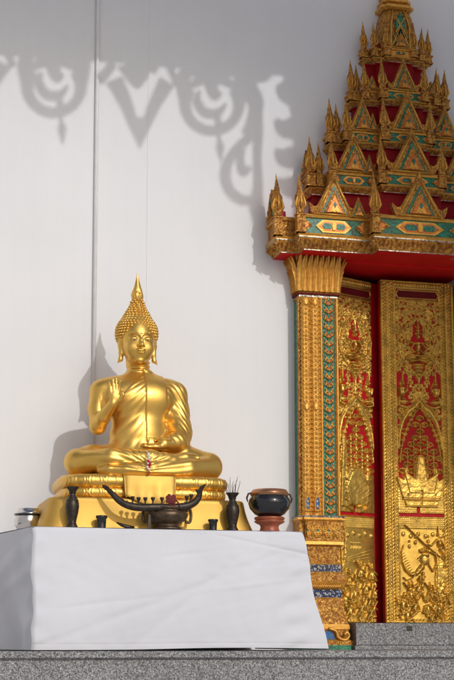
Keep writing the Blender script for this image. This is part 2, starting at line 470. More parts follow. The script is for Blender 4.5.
# ================================================================== SETTING
YW = .6                                   # face of the temple wall
g = MB(); g.add([(-400, -400, -1.35), (400, -400, -1.35), (400, 400, -1.35), (-400, 400, -1.35)], [(0, 1, 2, 3)])
tag(g.build('ground', M['paving']), kind='structure')
# raised granite terrace with a nosed edge
YT = -.72
t = MB(); pl = [(-6, 3), (-6, YT), (7, YT), (7, 3)]
t.box(-6, 7, YT+.03, 3.5, -1.35, -.05)
t.add([(-6, YT, -.036), (7, YT, -.036), (7, YT, -.004), (-6, YT, -.004), (-6, YT+.004, 0), (7, YT+.004, 0), (7, 3.5, 0), (-6, 3.5, 0), (-6, YT+.03, -.05), (7, YT+.03, -.05)],
      [(0, 1, 2, 3), (3, 2, 5, 4), (4, 5, 6, 7), (8, 9, 1, 0)])
tag(t.build('terrace', M['granite']), kind='structure')
# doorstep
st = MB(); YS = .36; sx0 = X(356, YS, 630); sz = Z(623, YS, 400)
st.box(sx0, 3.2, YS, 1.0, .03, sz); st.box(sx0-.012, 3.212, YS-.012, .9, 0, .028)
xn = X(409.5, YS, 629); st.box(xn-.02, xn+.02, YS-.003, YS+.01, sz-.052, sz-.018, 1)
tag(st.build('door_step', [M['granite'], M['bronze']], bevel=.003), 'long grey granite step below the carved door leaves', 'step')

# temple wall with the doorway
LY = .70; OX0 = X(352, .74, 450)-.30; OX1 = X(383, LY, 450)+.60; OZ1 = Z(271, .62, 400)
w = MB()
w.box(-6, OX0, YW, YW+.35, 0, 9); w.box(OX1, 7, YW, YW+.35, 0, 9); w.box(OX0, OX1, YW, YW+.35, OZ1+.03, 9)
tag(w.build('temple_wall', M['plaster']), 'tall smooth white plastered wall behind the golden statue', 'wall')
jl = MB()
xs = X(148, YW-.002, 150)
jl.box(xs-.003, xs+.003, YW-.003, YW+.01, .0, 7.5)
tag(jl.build('panel_joint', M['plaster']), 'thin vertical joint bead in the white wall right of the conduit', 'joint')
# white wall added out of view on the left to bounce fill light
wg = MB(); wg.box(-4.6, -4.2, -14, .55, 0-1.35, 5.2); wg.box(-4.75, -4.05, -14.1, .55, 5.2, 5.38)
tag(wg.build('bounce_wall', M['plaster']), 'white wall added left of the court outside the view to bounce light', 'wall')
# hall interior seen only as darkness behind the doors
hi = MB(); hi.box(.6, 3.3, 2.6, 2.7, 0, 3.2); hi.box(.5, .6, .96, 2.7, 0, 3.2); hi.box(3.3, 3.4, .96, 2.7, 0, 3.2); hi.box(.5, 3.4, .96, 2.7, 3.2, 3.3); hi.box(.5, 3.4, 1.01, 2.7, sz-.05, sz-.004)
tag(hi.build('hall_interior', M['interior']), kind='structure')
# conduit
pm = MB(); px_ = X(95.5, YW-.02, 200)
pm.tube([(px_-.012, YW-.016, 8), (px_+.012, YW-.016, 0.)], .0135, 12)
cp = pm.build('conduit_pipe', M['pipe'])
tag(cp, 'thin painted conduit running straight up the white wall', 'pipe')
# ================================================================== PORTAL CANOPY
XC = 1.955
L = Vector((-.28, 1., -.53))
def plan(w_, yF, sy, sx, c):
    return [(-w_, YW), (-w_, yF+2*sy), (-w_+sx, yF+2*sy), (-w_+sx, yF+sy), (-c, yF+sy), (-c, yF),
            (c, yF), (c, yF+sy), (w_-sx, yF+sy), (w_-sx, yF+2*sy), (w_, yF+2*sy), (w_, YW)]
def tri(w_, h, z0=0., k=1., cx=0.): return [(cx-w_/2*k, z0), (cx+w_/2*k, z0), (cx, z0+h*k)]
def make_gable(parent, T, w_, h):
    r = MB()
    outer = [(-w_*.50, 0), (w_*.50, 0), (w_*.545, h*.03), (w_*.60, h*.16), (w_*.62, h*.30), (w_*.50, h*.20), (w_*.41, h*.24),
             (w_*.27, h*.50), (w_*.16, h*.72), (w_*.06, h*.92), (0, h*1.08), (-w_*.06, h*.92), (-w_*.16, h*.72), (-w_*.27, h*.50),
             (-w_*.41, h*.24), (-w_*.50, h*.20), (-w_*.62, h*.30), (-w_*.60, h*.16), (-w_*.545, h*.03)]
    from mathutils.geometry import tessellate_polygon
    n = len(outer); tris = tessellate_polygon([[Vector((x, z, 0)) for x, z in outer]])
    vs = [(x, -.018, z) for x, z in outer]+[(x, .02, z) for x, z in outer]
    fr = []; bk = []
    for t3 in tris:
        a_, b_, c_ = t3; ar = (outer[b_][0]-outer[a_][0])*(outer[c_][1]-outer[a_][1])-(outer[c_][0]-outer[a_][0])*(outer[b_][1]-outer[a_][1])
        if ar < 0: b_, c_ = c_, b_
        fr.append((a_, b_, c_)); bk.append((n+c_, n+b_, n+a_))
    r.add(vs, fr+[(n+i, n+(i+1) % n, (i+1) % n, i) for i in range(n)], 0, False, T); r.add(vs, bk, 3, False, T)
    # raking bead, green glass field, gilt inner pediment
    for sgn in (-1, 1):
        p = [(sgn*w_*.44, -.02, h*.045), (sgn*w_*.22, -.022, h*.50), (0, -.022, h*.93)]
        r.tube([T @ Vector(q) for q in p], [.0085*w_/.28, .008*w_/.28, .004], 6, 1)
    r.tube([T @ Vector((-w_*.46, -.02, h*.03)), T @ Vector((w_*.46, -.02, h*.03))], .007*w_/.28, 6, 1)
    r.prism(tri(w_*.64, h*.70, h*.06), -.022, .0, 2, T)
    r.prism(tri(w_*.53, h*.58, h*.062), -.031, .0, 0, T)
    r.prism(tri(w_*.39, h*.43, h*.07), -.035, .0, 4, T)
    r.prism(tri(w_*.25, h*.27, h*.075), -.041, .0, 1, T)
    for sgn in (-1, 1):
        r.prism([(sgn*w_*.05+x*w_*.045, h*.12+z*h*.05) for x, z in [(0, -1), (1, 0), (0, 1), (-1, 0)]], -.045, .0, 1, T)
    r.prism([(x*w_*.045, h*.25+z*h*.08) for x, z in [(0, -1), (1, 0), (0, 1), (-1, 0)]], -.045, .0, 2, T)
    return r.build('gable', [M['fine'], M['rib'], M['teal'], M['red'], M['redgold']], parent)
def make_finial(parent, T, h, post=.0, lean=0.):
    r = MB()
    if post:
        pw = .028*min(1, h/.25)
        r.box(-pw, pw, -pw, pw, -post, -.012, 0, T); 
        for zz in (-post, -.02): r.box(-pw-.006, pw+.006, -pw-.006, pw+.006, zz, zz+.011, 0, T)
    prof = []
    for k in range(17):
        t_ = k/16
        rad = np.interp(t_, [0, .05, .1, .16, .28, .42, .55, .7, .85, 1], [.030, .033, .021, .028, .034, .031, .021, .012, .006, .001])
        prof.append((rad*h/.28, t_*h))
    n = 14; vs = []; fs = []
    for i, (rr, z) in enumerate(prof):
        off = lean*(z/h)**2*h
        for k in range(n):
            a = 2*PI*k/n; q = rr*(1+.22*math.cos(4*a+6*z/h*PI)*(1 if .1 < z/h < .8 else .2))
            vs.append((q*math.cos(a)+off, q*math.sin(a)*.75, z))
    for i in range(len(prof)-1):
        for k in range(n):
            k2 = (k+1) % n; fs.append((i*n+k, i*n+k2, (i+1)*n+k2, (i+1)*n+k))
    r.add(vs, fs, 0, True, T)
    for sgn in (-1, 1):
        r.tube([T @ Vector((sgn*.020*h/.28, -.004, h*.10)), T @ Vector((sgn*.036*h/.28, -.012, h*.20)), T @ Vector((sgn*.026*h/.28, -.014, h*.34)), T @ Vector((sgn*.012*h/.28, -.012, h*.50))],
               [.010*h/.28, .010*h/.28, .007*h/.28, .001], 6, 1)
    r.tube([T @ Vector((0, -.026*h/.28, h*.12)), T @ Vector((0, -.034*h/.28, h*.26)), T @ Vector((0, -.024*h/.28, h*.44)), T @ Vector((lean*.3*h, -.010*h/.28, h*.66))], [.006*h/.28, .008*h/.28, .006*h/.28, .001], 6, 1)
    return r.build('flame_finial', [M['fine'], M['rib']], parent)
def band_ornament(mb, T, w_, z0, z1):
    """elongated hexagon bosses on green glass, in one bay of the frieze"""
    h = z1-z0; zc = (z0+z1)/2
    mb.prism([(-w_/2, z0), (w_/2, z0), (w_/2, z1), (-w_/2, z1)], -.002, .01, 2, T)
    def hexa(cx, a, b, y, mi): mb.prism([(cx-a, zc), (cx-a*.62, zc-b), (cx+a*.62, zc-b), (cx+a, zc), (cx+a*.62, zc+b), (cx-a*.62, zc+b)], y, .0, mi, T)
    hexa(0, w_*.30, h*.42, -.009, 1); hexa(0, w_*.25, h*.30, -.012, 4); 
    for s_ in (-1, 1): hexa(s_*w_*.11, w_*.085, h*.19, -.016, 2 if s_ > 0 or w_ > .3 else 2)
    hexa(0, w_*.035, h*.26, -.02, 1)
    for s_ in (-1, 1):
        mb.prism([(s_*w_*.5, z0), (s_*w_*.36, zc), (s_*w_*.5, z1)][::s_], -.012, .0, 0, T)
        mb.prism([(s_*w_*.5, z0+h*.2), (s_*w_*.42, zc), (s_*w_*.5, z1-h*.2)][::s_], -.016, .0, 4, T)

canopy = empty('door_canopy', (0, 0, 0))
tag(canopy, 'tall tiered gilded canopy with green gables and flame tips over the red and gold door', 'canopy')
zT = [(Z(251, .12, 418), Z(217, .12, 418)), (Z(193, .24, 412), Z(173, .24, 412)), (Z(148, .31, 404), Z(131, .31, 404)), (Z(105, .37, 400), Z(90, .37, 400)), (Z(61, .42, 398), Z(48, .42, 398))]
spec = [  # half width, front Y, step y, step x, half bay, centre gable (w, h), side gable (w, h), finial height
    (.965, .12, .11, .13, .335, (.33, .30), (.285, .285), .30),
    (.70, .24, .09, .13, .235, (.315, .31), (.265, .275), .27),
    (.54, .31, .07, .10, .185, (.25, .285), (.20, .235), .25),
    (.37, .37, .05, .085, .17, (.20, .225), None, .235),
    (.26, .42, .04, .065, .115, (.155, .175), None, .21)]
for ti, (hw, yF, sy, sx, cb, cg, sg, fh) in enumerate(spec):
    z0, z1 = zT[ti]; H = z1-z0
    tier = empty('tier', (0, 0, 0), parent=canopy)
    P = plan(hw, yF, sy, sx, cb)
    b = MB()
    if ti == 0:   # deep cyma of gilt leaves under the frieze
        prof = [(-.30, z0+.004), (-.055, z0+.004), (-.05, z0), (-.05, z0+.006), (-.046, z0+.008), (-.02, z0+.04), (0, z0+.075), (.002, z0+.078), (.002, z0+.083), (.0, z0+.09), (.006, z0+.097), (.0, z0+.108), (-.016, z0+.11), (-.016, z1-.026), (0, z1-.024), (.006, z1-.012), (0, z1), (-.2, z1+.03)]
        mi = [3, 3, 5, 1, 0, 0, 5, 5, 1, 1, 1, 1, 6, 1, 1, 1, 3]
        bz0, bz1 = z0+.11, z1-.026
    else:
        prof = [(-.12, z0+.004), (-.03, z0+.004), (-.028, z0), (-.028, z0+.005), (-.022, z0+.007), (0, z0+H*.25), (.004, z0+H*.30), (0, z0+H*.36), (-.012, z0+H*.37), (-.012, z1-H*.17), (0, z1-H*.16), (.004, z1-H*.08), (0, z1), (-.14, z1+.02)]
        mi = [3, 3, 5, 1, 0, 1, 1, 1, 6, 1, 1, 1, 3]
        bz0, bz1 = z0+H*.37, z1-H*.17
    mould(b, P, prof, mi, xc=XC)
    cap(b, P, -.05 if ti == 0 else -.03, z0+.003, 3, up=False, xc=XC)
    # petals of the cyma
    if ti == 0:
        for i in range(len(P)-1):
            a = Vector((P[i][0]+XC, P[i][1], 0)); c = Vector((P[i+1][0]+XC, P[i+1][1], 0)); d = c-a; ln = d.length; d.normalize(); nr = Vector((d.y, -d.x, 0))
            k = max(1, round(ln/.031))
            for q in range(k):
                p = a+d*(ln*(q+.5)/k); e = ln/k*.46
                vs = [p-d*e+nr*(-.012)+Vector((0, 0, z0+.072)), p+d*e+nr*(-.012)+Vector((0, 0, z0+.072)), p+d*e*.8+nr*(-.02)+Vector((0, 0, z0+.045)), p+nr*(-.040)+Vector((0, 0, z0+.014)), p-d*e*.8+nr*(-.02)+Vector((0, 0, z0+.045)), p+nr*(.012)+Vector((0, 0, z0+.052))]
                b.add(vs, [(0, 5, 1), (1, 5, 2), (2, 5, 3), (3, 5, 4), (4, 5, 0)], 0, False)
    ymid = yF+sy
    bays = [(0, yF, 2*cb-.07)] + [(s_*(hw-sx+cb)/2, ymid, hw-sx-cb-.07) for s_ in (-1, 1)]
    for (bx, by, bw) in bays:
        if bw > .06: band_ornament(b, TR(XC+bx, by+(.014 if ti == 0 else .010), 0), bw, bz0, bz1)
    cor = b.build('cornice', [M['carved'], M['rib'], M['teal'], M['bouncered'], M['redgold'], M['silver'], M['fine']], tier)
    # red neck above this tier
    if ti < 4:
        nz1 = zT[ti+1][0]+.01; nw = spec[ti+1]
        nb = MB(); NP = plan(nw[0]-.05, nw[1]+.06, nw[2], nw[3], nw[4])
        mould(nb, NP, [(0, z1-.01), (0, nz1)], xc=XC)
        nb.build('neck', [M['neckred']], tier)
    else:
        nb = MB(); mould(nb, plan(.14, .42, .03, .03, .08), [(0, z1-.01), (0, z1+.05)], xc=XC); nb.build('neck', [M['neckred']], tier)
    sgf = H/.2
    make_gable(tier, TR(XC, yF+.012, z1-.004), *cg)
    for s_ in (-1, 1):
        if sg:
            make_gable(tier, TR(XC+s_*(hw-sx+cb)/2, ymid+.012, z1-.004), *sg)
        post = z1-bz0+.01
        cs = [(cb, yF), (hw-sx, yF+sy), (hw, yF+2*sy)]
        if 0 < ti < 4: cs.append((hw-sx*.52, yF+2*sy)); make_gable(tier, TR(XC+s_*(cb+.055), ymid+.003, z1-.004), .085, .13 if ti < 3 else .10)
        for ci, (cx, cy) in enumerate(cs):
            make_finial(tier, TR(XC+s_*(cx-.012), cy+.012+(.007 if ci == 3 else 0), z1+.006), fh*(1 if ci in (0, 2) else .93 if ci == 1 else .86), post-(.003 if ci == 3 else 0), lean=.03*s_)
        if ti in (0, 1):
            bk = MB(); hh_ = .20 if ti == 0 else .16
            bk.prism([(-.012, -.01), (.045, -.01), (.040, .05), (.022, .055), (.014, hh_*.75), (-.010, hh_)] if s_ < 0 else [(-.045, -.01), (.012, -.01), (.010, hh_), (-.014, hh_*.75), (-.022, .055), (-.040, .05)], 0, .015, 0, TR(XC+s_*(hw-.040), yF+2*sy+.045, z1))
            bk.build('finial_backing', [M['pinkred']], tier)
        # extra return pieces on the flanks: finial and a gable whose back is red
        if ti in (0, 1):
            Tg = Matrix.Translation((XC+s_*(hw-.012), (yF+2*sy+YW)/2-.02, z1-.004)) @ Matrix.Rotation(s_*PI/2, 4, 'Z')
            make_gable(tier, Tg, .20, .21 if ti == 0 else .18)
        if ti == 0:   # small gable between posts beside the centre bay
            make_gable(tier, TR(XC+s_*(cb+.075), ymid+.004, z1-.004), .12, .135)
# bell-shaped spire
sp = empty('spire', (0, 0, 0), parent=canopy)
zb = zT[4][1]; ycs = .555
def redent(w_, k=.22): 
    a = w_; c = w_*(1-k); e = w_*(1-2*k*.6)
    return [(-a, -e), (-c, -c), (-e, -a), (e, -a), (c, -c), (a, -e), (a, e), (c, c), (e, a), (-e, a), (-c, c), (-a, e)]
def stack(mb, prof, mis, Tc):
    vs = []; n = 12
    for w_, z in prof: vs += [(x, y, z) for x, y in redent(w_)]
    for j in range(len(prof)-1):
        fs = [(j*n+i, j*n+(i+1) % n, (j+1)*n+(i+1) % n, (j+1)*n+i) for i in range(n)]
        mb.add(vs, fs, mis[j], False, Tc)
    return mb
zt0, zt1 = Z(47, .3, 398), Z(7, .42, 392)
b = MB(); hb = zt1-zt0
stack(b, [(.128, zt0-.03), (.136, zt0+.0), (.136, zt0+.02), (.128, zt0+.03), (.133, zt0+hb*.3), (.128, zt0+hb*.6), (.112, zt0+hb*.85), (.092, zt1)], [1, 1, 1, 0, 0, 0, 0], TR(XC, ycs, 0))
b.build('spire_bell', [M['fine'], M['rib']], sp)
b = MB()   # green glass fields on the bell's front face, in gilt frames
for s_ in (0,):
    for k, (zc, hh_, ww) in enumerate([(zt0+hb*.62, .10, .045), (zt0+hb*.30, .055, .03)]):
        for dx in ((0,) if k == 0 else (-.032, .032)):
            T_ = TR(XC+dx, ycs-.139, 0)
            b.prism([(-ww*.8, zc-hh_*.3), (0, zc-hh_), (ww*.8, zc-hh_*.3), (ww*.8, zc+hh_*.3), (0, zc+hh_), (-ww*.8, zc+hh_*.3)], -.002, .02, 0, T_)
            for a_ in (-1, 1): b.tube([T_ @ Vector((a_*ww*.8, -.004, zc-hh_*.6)), T_ @ Vector((-a_*ww*.8, -.004, zc+hh_*.6))], .006, 6, 1)
    for a_ in (-1, 1): b.tube([(XC+a_*.072, ycs-.142, zt0+.03), (XC+a_*.070, ycs-.139, zt0+hb*.6), (XC+a_*.05, ycs-.12, zt0+hb*.85), (XC+a_*.04, ycs-.1, zt1)], .0065, 6, 1)
b.build('spire_inlay', [M['teal'], M['rib']], sp)
b = MB(); z = zt1; prof = []; wv = .125
for k in range(9):
    prof += [(wv*.78, z), (wv, z+.012), (wv, z+.03), (wv*.8, z+.045)]; z += .05; wv *= .86
prof += [(.02, z+.3), (.004, z+.55)]
stack(b, prof, [0]*len(prof), TR(XC, ycs, 0))
b.build('spire_rings', [M['darkred'] if 0 else M['rib']], sp)
# lintel ceiling behind the cornice
lb = MB(); lb.box(OX0-.02, OX1+.02, YW-.1, YW+.34, OZ1-.0, OZ1+.028, 0); 
lb.build('lintel', [M['bouncered']], canopy)

# ================================================================== COLUMNS
CF = .47                                     # front face of the shaft
c0, c1 = X(300.5, CF, 400), X(338.5, CF, 400); CW = c1-c0
zs0, zs1 = Z(516, CF), Z(298, CF); zc1 = Z(253, CF)-.004
def shaft_relief():
    r = Relief(CW, zs1-zs0, .0035); Hh = zs1-zs0
    S = CW/38.5
    cuts = [(0, 9.5, 'rib'), (9.5, 19, 'rib'), (19, 22.3, 'thin'), (22.3, 35, 'inlay'), (35, 38.5, 'thin')]
    for a, b_, kind in cuts:
        x0, x1 = a*S, b_*S; cx = (x0+x1)/2; hw = (x1-x0)/2
        sel = (r.u >= x0) & (r.u < x1) & (r.v > -1)
        if kind == 'rib':
            r.put(.004+.028*np.sqrt(np.clip(1-((r.u-cx)/hw)**2, 0, 1))+0*r.v, sel, 1)
        elif kind == 'thin':
            r.put(.026*np.clip(1-((r.u-cx)/hw)**4, 0, 1)+.004+0*r.v, sel, 2)
        else:
            r.put(.004+0*r.u*r.v, sel, 3)
    # overlapping leaf braid on the two ribs
    for a in (4.75, 14.25):
        z = .02; k = 0
        while z < Hh:
            for s_ in (-1, 1):
                j_ = rng.uniform(-.003, .003); r.stroke([((a+s_*4.6)*S, z+.022+j_), ((a+s_*2.2)*S, z+.008+j_), (a*S+rng.uniform(-.002, .002), z-.008)], [.004, .0065+rng.uniform(-.001, .001), .004], .010+rng.uniform(-.003, .003), 1, base=.022)
                r.blob(((a+s_*2.6)*S, z+.018), (.006, .009), .011, 1, base=.024)
            r.blob((a*S, z+.012), (.006, .011), .010, 1, base=.031)
            z += .031+rng.uniform(-.002, .002); k += 1
        # teal-and-blue niche at the foot, leaf whorl at mid height and at the top
        for zc in (.50*Hh, .985*Hh):
            for ang in range(-3, 4):
                an = PI/2+ang*.42
                r.stroke([(a*S, zc-.03), (a*S+.030*math.cos(an), zc-.03+.060*math.sin(an))], [.010, .003], .018, 1, base=.026)
        for q in ((.5, .13), ):
            pts = [(a*S-.016, .035), (a*S-.018, .09), (a*S, .165), (a*S+.018, .09), (a*S+.016, .035), (a*S-.016, .035)]
            r.stroke(pts, .007, .016, 2, base=.03)
            r.blob((a*S, .085), (.012, .045), .002, 4, base=.036)
    # inlay strip: teal glass leaves edged with gilt and orange
    a = 28.65; z = .02; k = 0
    while z < Hh-.02:
        for s_ in (-1, 1):
            r.blob((a*S+s_*.013, z+.008), (.008, .010), .012, 5, base=.006)
            r.blob((a*S+s_*.025, z+.020), (.008, .014), .012, 2, base=.006, rot=s_*.5)
            r.stroke([(a*S+s_*.028, z+.048), (a*S+s_*.012, z+.030), (a*S, z+.012)], [.004, .005, .003], .010, 5 if k % 2 else 2, base=.006)
        r.blob((a*S, z+.004), (.006, .012), .014, 2, base=.006)
        r.blob((a*S, z+.036), (.010, .014), .004, 3, base=.006)
        z += .058; k += 1
    return r
SR = shaft_relief()
def petal(mb, p, d, nr, w_, h, out, z, mi=0):
    """a lotus petal: keeled leaf strip that bends outward and ends in a point"""
    rows = 7; vs = []
    for i in range(rows):
        t_ = i/(rows-1); o_ = out*t_**2.2; ww = w_*.5*(1.0 if t_ < .72 else (1-(t_-.72)/.28*.96))
        ce = p+nr*(o_+.010); zz = z+h*t_
        vs += [p-d*ww+nr*(o_-.004)+Vector((0, 0, zz-.0)), p-d*ww*.45+nr*(o_+.008)+Vector((0, 0, zz)), ce+Vector((0, 0, zz+.004)), p+d*ww*.45+nr*(o_+.008)+Vector((0, 0, zz)), p+d*ww+nr*(o_-.004)+Vector((0, 0, zz))]
    fs = []
    for i in range(rows-1):
        for k in range(4): fs.append((i*5+k, i*5+k+1, (i+1)*5+k+1, (i+1)*5+k))
    mb.add(vs, fs, mi, False)
def build_column(dx):
    root = empty('gilded_column', (c0+dx+CW/2, CF+.1, 0)); R0 = Matrix.Translation((-(c0+dx+CW/2), -(CF+.1), 0))
    def obj(mb, name, mats, parent=root):
        o = mb.build(name, mats, parent); o.location = (-(c0+dx+CW/2)+dx, -(CF+.1), 0); return o
    sh = MB(); sh.box(c0+.002, c1, CF+.004, YW, zs0, zs1, 0); sh.box(c0-.004, c0+.004, CF+.03, YW-.01, zs0, zs1, 1); sh.box(c0-.012, c0+.004, CF+.0, CF+.035, zs0, zs1, 0); 
    so = obj(sh, 'shaft', [M['fine'], M['teal']])
    carv = SR.mesh('shaft_carving', [M['rib'], M['rib'], M['rib'], M['teal'], M['bluepaint'], M['redgold']], TR(c0, CF, zs0), so)
    # capital
    cp_ = MB(); hw = CW/2+.004; cx = c0+CW/2; zc0 = zs1+.045
    Pn = [(cx-hw, YW), (cx-hw, CF), (cx+hw, CF), (cx+hw, YW)]
    mould(cp_, Pn, [(-.01, zs1), (.004, zs1+.002), (.006, zs1+.012)], [0, 0])
    mould(cp_, Pn, [(.0, zs1+.012), (.0, zs1+.026)], [2])
    mould(cp_, Pn, [(.0, zs1+.026), (.012, zs1+.028), (.014, zs1+.038), (.0, zc0)], [3, 3, 1])
    mould(cp_, Pn, [(0, zc0), (.004, zc0+.1), (.02, zc0+(zc1-zc0)*.8), (.03, zc1)], [0, 0, 0])
    for i in range(3):
        a = Vector((*Pn[i], 0)); c = Vector((*Pn[i+1], 0)); d = c-a; ln = d.length; d.normalize(); nr = Vector((d.y, -d.x, 0))
        k = 7 if i == 1 else 9
        for row in (0, 1):
            for q in range(k+(row == 0)):
                p = a+d*(ln*(q+(.5 if row else 0))/k)
                petal(cp_, p+nr*(.004+.004*row), d, nr, ln/k*1.0, (zc1-zc0)*(1.0 if row == 0 else .86), .062, zc0+.004, 1)
                if row: petal(cp_, p+nr*.014, d, nr, ln/k*.55, (zc1-zc0)*.6, .03, zc0+.004, 1)
    obj(cp_, 'capital', [M['fine'], M['rib'], M['silver'], M['darkred']])
    # stepped base
    bs = MB(); bw = CW/2+.012
    BP = [(cx-bw-.0, YW), (cx-bw, CF-.0), (cx-bw+.035, CF-.0), (cx-bw+.035, CF-.035), (cx+bw-.035, CF-.035), (cx+bw-.035, CF), (cx+bw, CF), (cx+bw, YW)]
    zz = lambda py: Z(py, CF-.04)
    pr = [(-.06, zz(514)), (.012, zz(515)), (.02, zz(517)), (.02, zz(519)), (.006, zz(521)), (.004, zz(540)), (.01, zz(541)), (.012, zz(544)), (-.012, zz(546)), (-.022, zz(560)), (-.005, zz(563)), (-.008, zz(564)), (-.008, zz(571)),
          (.004, zz(572)), (.020, zz(577)), (.020, zz(581)), (.008, zz(586)), (.0, zz(588)), (-.004, zz(589)), (-.004, zz(597)), (.004, zz(598)), (.006, zz(604)), (.010, zz(616)), (.030, zz(624)), (.036, zz(626)), (.036, zz(629)), (.030, zz(630)), (.030, zz(639)), (.055, zz(641)), (.058, zz(645)), (.058, 0)]
    mm_ = [1, 4, 1, 1, 0, 1, 1, 0, 0, 0, 1, 2, 1, 0, 0, 1, 1, 1, 2, 1, 0, 0, 0, 1, 1, 1, 0, 1, 0, 3]
    mm_ = mm_[:len(pr)-1]
    mould(bs, BP, pr, mm_)
    bo = obj(bs, 'base', [M['fine'], M['rib'], M['blue'], M['teal'], M['silver'], M['darkred']])
    # carved flower frieze below the top slab, braid in the torus, scroll at the foot
    fw = 2*bw-.07; fr = Relief(fw, zz(521)-zz(540), .0035); k = 3
    for q in range(k*2+1):
        fx = fw*q/(2*k); fz = fr.Hh/2
        if q % 2:
            for a_ in range(8): fr.stroke([(fx, fz), (fx+.026*math.cos(a_*PI/4), fz+.034*math.sin(a_*PI/4))], [.009, .003], .012)
            fr.blob((fx, fz), (.011, .011), .018)
        else:
            for s_ in (-1, 1):
                for u_ in (-1, 1): fr.curl((fx+s_*.013, fz+u_*.022), .019, PI/2*u_, .012, s_*u_)
            fr.blob((fx, fz), (.012, .016), .006, 1)
    fo = fr.mesh('flower_frieze', [M['rib'], M['teal']], TR(cx-bw+.035, CF-.043, zz(540)), bo, thr=.001)
    tb = MB()
    n_ = 16
    for q in range(n_):
        x_ = cx-bw+.035+fw*(q+.5)/n_
        tb.tube([(x_-.014, CF-.060, zz(589)), (x_, CF-.066, zz(586)), (x_+.014, CF-.060, zz(583.5))], [.004, .007, .004], 6, 0)
    for s_ in (-1, 1):   # cusped scroll framing the blue panel at the foot
        pts = spline([(cx+s_*.02, CF-.082, zz(628)), (cx+s_*.07, CF-.086, zz(631)), (cx+s_*.085, CF-.088, zz(637)), (cx+s_*.13, CF-.09, zz(640)), (cx+s_*.16, CF-.09, zz(636)), (cx+s_*.145, CF-.09, zz(632)), (cx+s_*.128, CF-.09, zz(635))], 24)
        tb.tube(pts, [.010]*len(pts), 8, 0)
    tb.prism([(cx-.07, zz(639)), (cx+.07, zz(639)), (cx+.05, zz(631)), (cx-.05, zz(631))], CF-.069, CF-.05, 1)
    to = tb.build('carved_braid', [M['rib'], M['bluepaint']], bo)
    tv = MB()
    for q in range(7):
        x_ = cx-bw+.05+fw*(q)/7
        for r_ in range(2):
            tv.prism([(x_+.0, zz(559)+.05*r_), (x_+.035, zz(559)+.05*r_), (x_+.0175, zz(559)+.05*r_+.03)], CF-.035+.0-(-.018)-.012*0-.0, CF-.01, 0)
    tag(root, *(('ornate gilded column with green glass inlay to the left of the carved doors', 'column') if dx == 0 else ('ornate gilded column right of the doorway at the edge of the canopy', 'column')), group='columns flanking the doorway')
    return root
build_column(0.)
build_column(2*XC+.03-2*(c0+CW/2))

